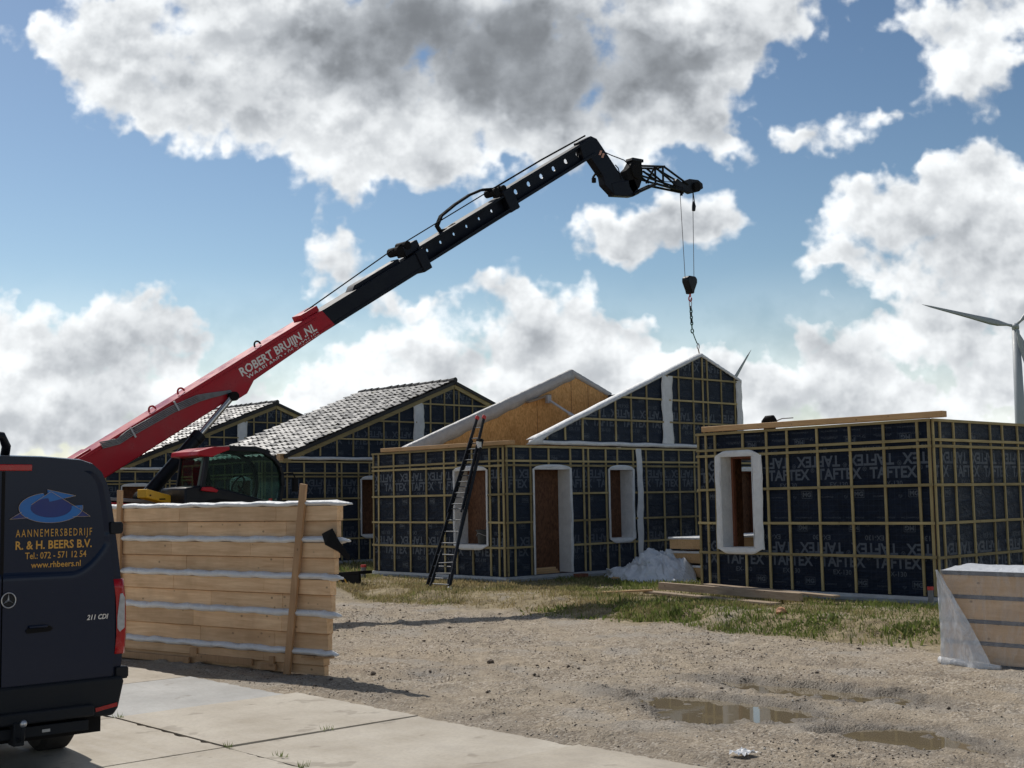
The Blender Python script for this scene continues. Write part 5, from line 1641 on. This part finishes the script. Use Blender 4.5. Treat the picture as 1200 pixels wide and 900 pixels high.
    mb = mbn(); xzp(mb, [(6.2, 9.98), (6.55, 10.12), (6.9, 10.15), (7.08, 10.08), (7.10, 9.95), (6.9, 9.84), (6.55, 9.72), (6.25, 9.78)], .06); xzp(mb, [(5.95, 9.96), (6.05, 10.05), (6.3, 9.95), (6.2, 9.8), (6.0, 9.84)], .065); mb.build('jib_head', M['black'], t, bevel=.02)
    mb = mbn(); mb.tube([XZ(6.78, 9.93, -.12), XZ(6.78, 9.93, .12)], .13, 16); mb.build('sheave', M['blackm'], t)
    mb = mbn(); mb.tube([XZ(6.2, 9.76, -.04), XZ(6.2, 9.62, -.04)], .035, 8); mb.build('rope_anchor', M['blackm'], t)
    # hoist rope, limit weight, hook block
    mb = mbn(); mb.tube([XZ(6.2, 9.66), XZ(6.30, 7.47)], .009, 6).tube([XZ(6.72, 9.86), XZ(6.66, 7.47)], .009, 6); mb.build('hoist_rope', M['plasticgrey'], t)
    mb = mbn(); mb.tube([XZ(6.74, 9.55), XZ(6.75, 9.42), XZ(6.73, 9.30)], [.03, .055, .045], 8).tube([XZ(6.72, 9.86), XZ(6.78, 9.5)], .016, 6); mb.build('limit_weight', M['black'], t)
    hb = mbn()
    xzp(hb, [(6.29, 7.46), (6.36, 7.52), (6.60, 7.52), (6.67, 7.46), (6.67, 7.36), (6.55, 7.14), (6.53, 7.06), (6.43, 7.06), (6.41, 7.14), (6.29, 7.36)], .11)
    blk = hb.build('hook_block', M['black'], t, bevel=.025)
    mb = mbn(); mb.tube([XZ(6.48, 7.06), XZ(6.48, 6.98)], .025, 8); mb.tube([XZ(6.48 + .055 * math.cos(a), 6.93 + .065 * math.sin(a)) for a in np.linspace(math.pi * .5, math.pi * 2.2, 14)], .018, 8); mb.build('hook', M['redcap'], blk)
    # lift ram
    mb = mbn(); mb.tube([XZ(-8.83, 1.93, -.30), XZ(-7.80, 3.03, -.30)], .115, 16); mb.tube([XZ(-7.88, 2.95, -.30), XZ(-7.78, 3.055, -.30)], .13, 16); mb.build('ram_barrel', M['black'], t, smooth_='auto')
    mb = mbn(); mb.tube([XZ(-7.80, 3.03, -.30), XZ(-7.14, 3.75, -.30)], .055, 14); mb.build('ram_rod', M['chrome'], t, smooth_='auto')
    for q in ((-7.12, 3.77, -.40, .3, .085), (-8.86, 1.93, -.42, -.18, .13)):
        mb = mbn(); mb.tube([XZ(q[0], q[1], q[2]), XZ(q[0], q[1], q[3])], q[4], 14); mb.build('ram_pin', M['blackm'], t, smooth_='auto')
    # turret deck, hood, chassis
    mb = mbn(); xzp(mb, [(-11.9, 1.15), (-6.4, 1.15), (-6.4, 1.45), (-8.3, 1.78), (-10.2, 1.95), (-11.2, 2.05), (-11.9, 1.9)], .95); mb.build('turret', M['black'], t, bevel=.04)
    mb = mbn()
    mb.bar((-10.7, 9.22, 1.93), (-8.5, 9.22, 1.73), .05, .10, up=YV); mb.build('red_trim', M['red'], t, bevel=.01)
    mb = mbn(); mb.bar((-10.7, 9.24, 2.0), (-8.3, 9.24, 1.80), .06, .05, up=YV); mb.build('grey_trim', M['plasticgrey'], t, bevel=.01)
    mb = mbn(); xzp(mb, [(-11.6, 1.6), (-10.7, 1.6), (-10.7, 1.95), (-11.0, 2.15), (-11.5, 2.1)], .32); mb.build('boom_pivot', M['black'], t, bevel=.03)
    mb = mbn(); mb.box((-11.9, 9.35, .55), (-5.9, 11.05, 1.0)); mb.build('chassis', M['red'], t, bevel=.04)
    mb = mbn(); mb.tube([(-9, 10.2, 1.0), (-9, 10.2, 1.16)], .7, 28); mb.build('slew_ring', M['blackm'], t, smooth_='auto')
    for wx in (-10.9, -6.9):
        for wy in (9.1, 11.3):
            mb = mbn(); mb.tube([(wx, wy - .22, .42), (wx, wy - .17, .42), (wx, wy + .17, .42), (wx, wy + .22, .42)], [.50, .57, .57, .50], 28); w_ = mb.build('wheel', M['tyre'], t, smooth_='auto')
            mb = mbn(); mb.tube([(wx, wy - .235, .42), (wx, wy + .235, .42)], .27, 20); mb.build('rim', M['red'], w_, smooth_='auto')
    # yellow cover
    mb = mbn(); mb.prism([(-9.42, 1.93), (-8.86, 1.79), (-8.85, 1.93), (-9.0, 1.965), (-9.42, 2.075)], YV * 8.62, XV, ZV, YV, .35); yc = mb.build('yellow_cover', M['yellow'], t, bevel=.015)
    mb = mbn(); mb.box((-9.2, 8.605, 1.895), (-9.1, 8.618, 1.915)); mb.tube([(-9.36, 8.60, 1.97), (-9.36, 8.62, 1.97)], .012, 8).tube([(-8.95, 8.60, 1.86), (-8.95, 8.62, 1.86)], .012, 8); mb.build('latch', M['blackm'], yc)
    # ---- cab
    y0, y1 = 8.1, 9.0
    cab = mbn()
    cab.prism([(-9.0, 1.15), (-7.33, 1.15), (-7.30, 1.72), (-7.45, 1.85), (-8.2, 2.04), (-8.66, 2.12), (-9.0, 2.08)], YV * (y0 + .02), XV, ZV, YV, y1 - y0 - .04)
    cb = cab.build('cab', M['black'], t, bevel=.03)
    def frame_poly(pts, r, w=.06, y=y0):
        m_ = mbn()
        for i in range(len(pts) - 1):
            m_.bar((pts[i][0], y, pts[i][1]), (pts[i + 1][0], y, pts[i + 1][1]), w, r, up=(YV))
        return m_
    arc = [(-8.30, 2.715), (-7.7, 2.70), (-7.55, 2.67), (-7.42, 2.61), (-7.31, 2.53), (-7.23, 2.43), (-7.19, 2.30), (-7.18, 2.1), (-7.22, 1.9), (-7.30, 1.70)]
    for y in (y0 + .03, y1 - .03):
        m_ = frame_poly([(-8.70, 2.05), (-8.60, 2.70)], .05 if y > 8.5 else .10, y=y); m_.build('pillar', M['black'], cb, bevel=.01)
        m_ = frame_poly(arc, .085, y=y); m_.build('pillar', M['black'], cb, bevel=.01)
    mb = mbn(); mb.bar((-8.72, y0 + .06, 2.06), (-8.72, y1 - .05, 2.06), .05, .05); mb.build('rear_rail', M['black'], cb)
    # roof
    mb = mbn(); mb.prism([(-8.80, 2.60), (-8.55, 2.58), (-8.35, 2.66), (-8.22, 2.70), (-8.22, 2.755), (-8.5, 2.75), (-8.78, 2.68)], YV * (y0 - .03), XV, ZV, YV, y1 - y0 + .06); mb.build('roof_red', M['red'], cb, bevel=.015)
    mb = mbn(); mb.prism([(-8.22, 2.70), (-7.7, 2.70), (-7.46, 2.65), (-7.42, 2.70), (-7.7, 2.765), (-8.22, 2.775)], YV * (y0 - .01), XV, ZV, YV, y1 - y0 + .02); mb.build('roof', M['black'], cb, bevel=.01)
    for y in (y0 + .04, y1 - .04):
        mb = mbn(); mb.prism([(-8.66, 2.11), (-8.2, 2.03), (-7.46, 1.86), (-7.33, 1.84), (-7.20, 2.1), (-7.20, 2.32), (-7.30, 2.52), (-7.48, 2.64), (-7.7, 2.69), (-8.60, 2.69)], YV * y, XV, ZV, YV, .008); mb.build('door_glass', M['glass'], cb)
    mb = mbn(); ws = arc[1:]
    vs = [(a, y, b) for (a, b) in ws for y in (y0 + .06, y1 - .06)]
    mb.add(vs, [(2 * i, 2 * i + 1, 2 * i + 3, 2 * i + 2) for i in range(len(ws) - 1)]); mb.build('windscreen', M['glass'], cb, smooth_=True)
    mb = mbn(); mb.add([(-8.70, y0 + .06, 2.08), (-8.70, y1 - .05, 2.08), (-8.62, y1 - .05, 2.66), (-8.62, y0 + .06, 2.66)], [(0, 1, 2, 3)]); mb.build('rear_glass', M['glass'], cb)
    # white edge of the inner frame, door handle, seat, wheel
    mb = mbn(); mb.bar((-8.66, y0 + .22, 2.10), (-8.60, y0 + .16, 2.58), .03, .05, up=YV); mb.build('inner_frame', M['gw'], cb)
    mb = mbn(); mb.prism([(-8.74, 2.03), (-8.46, 2.0), (-8.44, 2.04), (-8.56, 2.09), (-8.72, 2.09)], YV * (y0 - .05), XV, ZV, YV, .06); mb.build('door_handle', M['red'], cb, bevel=.01)
    mb = mbn(); mb.box((-8.4, 8.4, 1.85), (-7.95, 8.85, 1.98)).prism([(-8.45, 1.95), (-8.32, 1.95), (-8.40, 2.42), (-8.52, 2.42)], YV * 8.42, XV, ZV, YV, .42); mb.build('seat', M['blackm'], cb, bevel=.04)
    mb = mbn(); mb.tube([Vector((-7.75, 8.62, 2.12)) + Vector((.07 * math.cos(a), .17 * math.sin(a), .15 * math.cos(a))) for a in np.linspace(0, 6.283, 20)], .014, 6).tube([(-7.75, 8.62, 2.12), (-7.55, 8.62, 1.85)], .02, 6); mb.build('steering_wheel', M['blackm'], cb)
    mb = mbn(); mb.tube([(-8.9, y0 - .003, 1.78), (-8.35, y0 - .003, 1.78)], .001, 3)
    mb2 = mbn(); mb2.prism([(-8.72, 1.62), (-8.64, 1.86), (-8.4, 1.9), (-8.1, 1.86), (-8.05, 1.62)], YV * (y0 - .01), XV, ZV, YV, .02); mb2.build('step_recess', M['blackm'], cb, bevel=.008)
    mb = mbn(); mb.tube([(-7.18, y0 + .02, 2.3), (-7.05, y0 - .1, 2.32), (-7.0, y0 - .14, 2.2)], .014, 6).box((-7.06, y0 - .17, 2.0), (-6.98, y0 - .09, 2.24)); mb.build('mirror', M['blackm'], cb, bevel=.008)
    mb = mbn(); mb.box((-8.2, 8.8, 2.77), (-7.8, 8.95, 2.81)); mb.build('roof_lamp', M['blackm'], cb, bevel=.01)
    mb = mbn(); mb.tube([(-7.4, 8.15, 1.83), (-7.4, 8.15, 1.89)], .035, 10); mb.build('marker_lamp', M['redlens'], cb)
M['stripe'] = mottled('orange_stripe', (.62, .30, .20), (.70, .38, .28), 5, .5, bs=0)
M['gw'] = mottled('grey_white_trim', (.42, .46, .45), (.52, .56, .55), 5, .5, bs=0)
crane()

# chain sling hanging from the hook to the gable
t = thing('chain_sling', 'green and rusty chain sling hanging from the crane hook to the gable peak', 'chain', (6.5, 10.2, 5.5))
def ring(c, rx, rz, r, mat, name='link', rot=0.0):
    mb = MB(t.location); c = Vector(c)
    mb.tube([c + Vector((rx * math.cos(a) * math.cos(rot), rx * math.cos(a) * math.sin(rot), rz * math.sin(a))) for a in np.linspace(0, 2 * math.pi, 17)], r, 7, cap=False)
    mb.build(name, mat, t, smooth_=True)
M['green'] = mottled('green_steel', (.03, .10, .07), (.06, .16, .11), 12, .5, .3)
ring((6.485, 10.2, 6.80), .045, .11, .013, M['steel'], 'oblong_ring')
pts = [(6.49, 6.68), (6.50, 6.60), (6.495, 6.52), (6.505, 6.44), (6.51, 6.36), (6.515, 6.29)]
for i, (x, z) in enumerate(pts): ring((x, 10.2, z), .032, .052, .016, M['green'] if i % 2 else M['blackm'], 'link', rot=1.4 * (i % 2) + .2)
mb = MB(t.location); mb.tube([(6.51, 10.2, 6.27), (6.52, 10.2, 6.16)], .018, 8); mb.build('shank', M['green'], t)
ring((6.525, 10.2, 6.09), .05, .055, .016, M['green'], 'ring')
mb = MB(t.location); mb.tube([(6.54, 10.2, 6.06), (6.60, 10.18, 5.90), (6.65, 10.15, 5.76)], .014, 7); mb.build('strap', M['green'], t)
ring((6.66, 10.13, 5.69), .042, .07, .014, M['steel'], 'ring')
mb = MB(t.location); mb.tube([(6.66, 10.13, 5.62), (6.67, 10.10, 5.47)], .016, 7); mb.build('strap', M['old_wood'], t)

# ------------------------------------------------------------------ van
def van():
    base = Vector((-15.48, -1.41, -.15))
    t = thing('delivery_van', 'dark navy panel van seen from behind, parked on the concrete plates at the left', 'van', base, R_(-3))
    t.scale = (.935, 1, 1)
    # rear outline, half: (x, z)
    half = [(.86, .46), (.905, .60), (.955, .78), (.975, 1.0), (.97, 1.25), (.945, 1.42), (.905, 1.70), (.865, 1.95), (.825, 2.12), (.775, 2.215), (.70, 2.275), (.60, 2.305), (.30, 2.325), (.0, 2.33)]
    n = len(half)
    def ringv(y, sc=1.0, zsc=1.0, zlow=.46):
        pts = [(x * sc, y, zlow + (z - .46) * zsc) for x, z in half]
        return pts + [(-x, y_, z) for x, y_, z in reversed(pts[:-1])]
    mb = MB()
    secs = [(0.0, .985, .995), (.06, 1.0, 1.0), (.5, 1.005, 1.0), (1.5, 1.005, 1.0), (3.9, 1.0, 1.0), (4.35, .98, .97), (4.9, .95, .66), (5.0, .945, .40), (5.6, .90, .33), (5.85, .80, .20)]
    R = [ringv(*s) for s in secs]; m_ = len(R[0])
    vs = [p for r in R for p in r]
    fs = [(i * m_ + k, i * m_ + k + 1, (i + 1) * m_ + k + 1, (i + 1) * m_ + k) for i in range(len(R) - 1) for k in range(m_ - 1)]
    fs += [tuple(range(m_)), tuple(reversed(range((len(R) - 1) * m_, len(R) * m_)))]
    fs += [(i * m_, (i + 1) * m_, (i + 2) * m_ - 1, (i + 1) * m_ - 1) for i in range(len(R) - 1)]
    mb.add(vs, fs)
    body = mb.build('body', M['van'], t, smooth_='auto')
    # rear doors: curved skins standing 12 mm proud, gap in the middle and round the edge
    def door(sign):
        mb = MB(); rows = [.53, .545, .56, .58, .60, .62, .68, .75, .95, 1.1, 1.2, 1.3, 1.38] + [1.42 + .014 * i for i in range(26)] + [1.80, 1.85, 1.97, 2.08, 2.11, 2.14, 2.165, 2.185, 2.2, 2.215]
        def xe(z):
            e = np.interp(z, [.46, .6, .78, 1.0, 1.25, 1.42, 1.7, 1.95, 2.12, 2.215], [.78, .835, .875, .885, .88, .872, .835, .80, .765, .70])
            if z < .62: e = min(e, .66 + .18 * math.sqrt(max(0, 1 - ((.62 - z) / .095) ** 2)))
            if z > 2.08: e = min(e, .60 + .17 * math.sqrt(max(0, 1 - ((z - 2.08) / .145) ** 2)))
            return e
        cols = 30; vs = []
        for z in rows:
            for k in range(cols + 1):
                u = k / cols
                x = .006 + (xe(z) - .006) * u
                # sculpted: window-less upper field recessed inside a crease that sweeps up at the hinge side
                crease = 1.475 + .0 * u + (.26 * max(0, (u - .62) / .38) ** 1.6)
                dep = -.018 + .012 * (x ** 2)
                inner = 1 / (1 + math.exp(-(z - crease) / .008)) * (1 if x < .80 else 0)
                edge = min(1.0, (xe(z) - x) / .07) if u > .5 else 1.0
                dep += .020 * inner * min(1, max(0, edge))
                if z < 1.0: dep += -.006 * math.sin((1.0 - z) * 3)
                vs.append((sign * x, dep, z))
        K = cols + 1
        fs = [(i * K + k, i * K + k + 1, (i + 1) * K + k + 1, (i + 1) * K + k) for i in range(len(rows) - 1) for k in range(cols)]
        mb.add(vs, fs)
        # returned edges so the skin has thickness
        b0 = len(mb.v)
        per = [i * K for i in range(len(rows))] + [(len(rows) - 1) * K + k for k in range(1, K)] + [i * K + cols for i in range(len(rows) - 2, -1, -1)] + [k for k in range(cols - 1, 0, -1)]
        pv = [Vector(mb.v[i]) for i in per]; q = [p + Vector((0, .035, 0)) for p in pv]
        mb.add(pv + q, [(i, (i + 1) % len(pv), len(pv) + (i + 1) % len(pv), len(pv) + i) for i in range(len(pv))])
        d = mb.build('rear_door', M['van'], t, smooth_='auto')
        return d
    dr, dl = door(1), door(-1)
    # gap shadow seal
    mb = MB(); mb.box((-.012, -.004, .53), (.012, .012, 2.21)); mb.build('door_seal', M['blackm'], t)
    # emblem star
    c = Vector((.045, -.030, 1.303))
    mb = MB(); mb.tube([c + Vector((.052 * math.cos(a), 0, .052 * math.sin(a))) for a in np.linspace(0, 2 * math.pi, 33)], .0045, 8, cap=False)
    for k in range(3):
        a = math.pi / 2 + k * 2 * math.pi / 3
        d = Vector((math.cos(a), 0, math.sin(a))); s = Vector((-math.sin(a), 0, math.cos(a)))
        mb.add([c + d * .051, c + s * .009 , c - s * .009, c + Vector((0, -.012, 0))], [(0, 1, 3), (0, 3, 2), (0, 2, 1)])
    mb.build('star_emblem', M['steel'], dr, smooth_=False)
    mb = MB(); mb.tube([c + Vector((0, .004, 0)), c + Vector((0, .0085, 0))], .052, 28); mb.build('emblem_back', M['black'], dr)
    # handle recess
    mb = MB(); mb.prism([(.19, 1.06), (.36, 1.065), (.385, 1.085), (.36, 1.105), (.20, 1.10), (.175, 1.08)], (0, -.027, 0), XV, ZV, YV, .006); mb.build('handle_recess', M['blackm'], dr)
    mb = MB(); mb.bar((.20, -.034, 1.105), (.34, -.034, 1.105), .02, .02); mb.build('door_handle', M['van'], dr, bevel=.006)
    # lettering
    ax, az = XV, ZV
    yb = -.003
    def T(s, x0, x1, z, size, mat, bold=0, sh=0, space=1.0, ydx=0):
        mb = MB(); put_text(mb, s, (x0, yb + ydx, z), ax, az, size, bold, width=x1 - x0, shear=sh, space=space)
        mb.build('lettering', mat, dr)
    T('AANNEMERSBEDRIJF', .098, .688, 1.742, .078, M['gold'], 0, space=1.35)
    T('R. & H. BEERS B.V.', .098, .688, 1.655, .083, M['gold'], .0018)
    T('Tel.: 072 - 571 12 54', .171, .645, 1.585, .066, M['gold'], .0006)
    T('www.rhbeers.nl', .217, .601, 1.520, .062, M['gold'], .0006)
    T('211 CDI', .648, .822, 1.125, .050, M['steel'], .0015, .25, ydx=-.019)
    # logo: ellipse ring C with arrow head over a triangle
    def L_(x, z): return ((x - 218) / (782 - 218) * .555 + .115, 1.868 + (815 - z) / (815 - 548) * .215)
    def poly(pts, mat, d, th=.0015):
        mb = MB(); mb.prism([L_(*p) for p in pts], (0, yb - d, 0), XV, ZV, YV, th); mb.build('emblem', mat, dr)
    def outline(pts, d, closed=True, r=.0022):
        mb = MB(); q = [L_(*p) for p in pts]
        if closed: q = q + [q[0]]
        for a, b in zip(q[:-1], q[1:]): mb.bar((a[0], yb - d, a[1]), (b[0], yb - d, b[1]), .002, r * 2, up=(0, 1, 0))
        mb.build('emblem_outline', M['line'], dr)
    poly([(150, 812), (465, 570), (782, 800)], M['dblue'], .0015)
    ell = lambda rx, rz, a0, a1, cx=470, cz=715, k=30: [(cx + rx * math.cos(R_(a)), cz - rz * math.sin(R_(a))) for a in np.linspace(a0, a1, k)]
    poly(ell(160, 88, 0, 354, 470, 710, 36), M['dblue'], .0025)
    o1, o2 = ell(252, 135, 105, 368), ell(162, 88, 105, 368)
    mb = MB()
    P1, P2 = [L_(*p) for p in o1], [L_(*p) for p in o2]
    vs = [(a, yb - .0040, b) for a, b in P1 + P2]; k = len(P1)
    mb.add(vs, [(i, i + 1, k + i + 1, k + i) for i in range(k - 1)]); mb.build('emblem', M['blue'], dr)
    poly([(436, 552), (662, 610), (575, 632), (455, 662), (445, 630), (400, 632), (440, 585)], M['blue'], .0048)
    outline(o1, .005, False); outline([(436, 552), (662, 610), (575, 632)], .0055, False); outline([(150, 812), (240, 750)], .0055, False); outline([(315, 685), (465, 570), (705, 738), (782, 800), (640, 800)], .0055, False); outline([(150, 812), (290, 800)], .0055, False); outline([(705, 708), (705, 738)], .0055, False)
    # lamps
    for s in (1, -1):
        mb = MB(); zs_ = np.linspace(.86, 1.41, 9); vs = []
        for z in zs_:
            xo = float(np.interp(z, [.46, .78, 1.0, 1.25, 1.42], [.86, .955, .975, .97, .945])) + .006
            xi = xo - .088
            for (x, y) in ((xi, -.012), (xi + .03, -.024), (xo - .025, -.022), (xo, .005), (xo + .004, .10)): vs.append((s * x, y, z))
        fs = [(i * 5 + k, i * 5 + k + 1, (i + 1) * 5 + k + 1, (i + 1) * 5 + k) for i in range(8) for k in range(4)]
        fs += [tuple(range(5)), tuple(range(40, 45))]
        mb.add(vs, fs); tl_ = mb.build('tail_light', M['redlens'], t, smooth_=True)
        mb = MB(); mb.prism([(.895, 1.13), (.915, 1.30), (.935, 1.305), (.955, 1.27), (.955, 1.05), (.915, 1.02), (.895, 1.05)] if s > 0 else [(-.895, 1.13), (-.915, 1.30), (-.935, 1.305), (-.955, 1.27), (-.955, 1.05), (-.915, 1.02), (-.895, 1.05)], (0, -.028, 0), XV, ZV, YV, .006)
        mb.build('reversing_lens', M['clearlens'], tl_, bevel=.004)
        for z in (1.79, .72):
            mb = MB(); xo = .905 if z > 1 else .962
            mb.box((s * (xo - .075), -.03, z - .045), (s * (xo + .02), .03, z + .045)).box((s * (xo), -.015, z - .035), (s * (xo + .035), .045, z + .035)); mb.build('hinge', M['black'], t, bevel=.008)
    # gutter line, high brake lamp, roof bar end
    mb = MB(); mb.box((-.21, -.014, 2.215), (.21, .02, 2.262)); mb.build('brake_light', M['redlens'], t, bevel=.006)
    mb = MB(); mb.tube([(-.30, .25, 2.325), (-.30, .22, 2.45), (-.1, .2, 2.485), (.05, .2, 2.47), (.09, .22, 2.40), (.09, .25, 2.33)], .035, 10); mb.build('roof_bar', M['black'], t, smooth_=True)
    # bumper, step, tow bar
    mb = MB()
    mb.prism([(-.93, .70), (.93, .70), (.945, .66), (.90, .47), (.86, .42), (.70, .425), (.66, .46), (-.66, .46), (-.70, .425), (-.86, .42), (-.90, .47), (-.945, .66)], (0, -.055, 0), XV, ZV, YV, .12)
    # central sill lower than the doors
    bp_ = mb.build('bumper', M['bump'], t, bevel=.02)
    mb = MB(); mb.box((-.69, -.105, .44), (.69, -.02, .525)); mb.build('step', M['bump'], t, bevel=.015)
    for s in (1, -1):
        mb = MB(); mb.bar((s * .71, -.060, .475), (s * .885, -.060, .50), .012, .028); mb.build('reflector', M['redlens'], bp_)
    mb = MB(); mb.box((-.66, -.06, .34), (.66, .02, .415)); mb.box((.07, -.12, .30), (.15, .0, .46)); mb.tube([(.11, -.12, .34), (.11, -.19, .36), (.11, -.20, .44)], .018, 8)
    mb.build('tow_bar', M['bump'], t, bevel=.01)
    bm = bmesh.new(); bmesh.ops.create_uvsphere(bm, u_segments=14, v_segments=10, radius=.027); me = bpy.data.meshes.new('tow_ball'); bm.to_mesh(me); bm.free(); me.materials.append(M['steel']); me.shade_smooth()
    o = bpy.data.objects.new('tow_ball', me); COL.objects.link(o); o.parent = t; o.location = (.11, -.20, .465)
    mb = MB(); mb.box((.30, -.066, .365), (.36, -.06, .385)); mb.build('plug', M['alu'], t)
    # underside and wheels
    mb = MB(); mb.box((-.80, .05, .30), (.80, 5.4, .47)); mb.build('underbody', M['blackm'], t)
    for wy in (1.25, 4.75):
        for s in (1, -1):
            mb = MB(); a, b = s * .71, s * .985
            xs_ = [a, a + (b - a) * .12, a + (b - a) * .88, b]
            mb.tube([(x, wy, .345) for x in xs_], [.31, .345, .345, .31], 32)
            w_ = mb.build('wheel', M['tyre'], t, smooth_='auto')
            mb = MB(); mb.tube([(s * .975, wy, .345), (s * .99, wy, .345)], .21, 24); mb.build('rim', M['alu'], w_, smooth_='auto')
    # cab glass, for views from the side
    for s in (1, -1):
        mb = MB(); mb.prism([(4.0, 1.35), (4.95, 1.25), (4.5, 1.95), (4.0, 2.0)], (s * .955, 0, 0), YV, ZV, (s, 0, 0), .012); mb.build('side_window', M['darkglass'], t)
M['darkglass'] = mottled('dark_glass', (.01, .012, .014), (.014, .016, .018), 3, .05, bs=0, rvar=.0)
M['bump'] = mottled('grey_bumper', (.008, .010, .013), (.016, .018, .022), 5, .6, 0, .2, bs=.15)
van()

# ------------------------------------------------------------------ wind turbines
def turbine(hub, base_z, blade, a0, face, label, rt=.0):
    hx, hy, hz = hub
    t = thing('wind_turbine', label, 'wind turbine', (hx, hy, base_z), group='wind turbines beyond the houses')
    H = hz - base_z
    R = math.radians(face)
    ax = Vector((math.cos(R), math.sin(R), 0)); fw = Vector((math.sin(R), -math.cos(R), 0))     # ax: across the rotor, fw: towards the viewer
    mb = MB(); mb.tube([(0, 0, 0), (0, 0, H * .5), (0, 0, H - .9)], [H * .036, H * .029, H * .021], 24); mb.build('tower', M['turbine'], t, smooth_=True)
    hr = blade * .04
    c = Vector((0, 0, H))
    mb = MB(); mb.tube([c - fw * hr * 4.2, c - fw * hr * 3.8, c + fw * hr * .6, c + fw * hr * 1.0], [hr * .7, hr * 1.0, hr * 1.0, hr * .8], 14); mb.build('nacelle', M['turbine'], t, smooth_=True)
    hc = c + fw * hr * 1.7
    mb = MB(); mb.tube([hc - fw * hr * .7, hc, hc + fw * hr * .7, hc + fw * hr * 1.0], [hr * .85, hr * .95, hr * .6, hr * .1], 14); mb.build('hub', M['turbine'], t, smooth_=True)
    for k in range(3):
        a = R_(a0 + 120 * k)
        d = ax * math.cos(a) + ZV * math.sin(a); s = (-ax * math.sin(a) + ZV * math.cos(a))
        mb = MB(); vs = []
        prof = [(0, .42, .40), (.06, .40, .38), (.16, .92, .26), (.24, 1.0, .2), (.45, .72, .13), (.7, .48, .08), (.9, .28, .05), (1.0, .05, .02)]
        for (f, w, th) in prof:
            cw_, ct = w * blade * .075, th * blade * .05
            for (u, v) in ((-.35, 0), (-.1, .5), (.3, .4), (.65, 0), (.3, -.4), (-.1, -.5)):
                vs.append(hc + d * (hr * .6 + f * blade) + s * u * cw_ + fw * v * ct)
        mb.add(vs, [(i * 6 + j, i * 6 + (j + 1) % 6, (i + 1) * 6 + (j + 1) % 6, (i + 1) * 6 + j) for i in range(len(prof) - 1) for j in range(6)] + [tuple(range(6)), tuple(range(42, 48))])
        mb.build('blade', M['turbine'], t, smooth_=True)
th_v = math.degrees(math.atan2(_R.y, _R.x))
turbine((271.4, 127.0, 40.9), -1, 21.5, 162, th_v - 22, 'tall white wind turbine at the right edge of the view')
turbine((338.9, 270.7, 32.1), -1, 25, 59, th_v + 5, 'distant wind turbine mostly hidden, one blade tip above the dark gable')
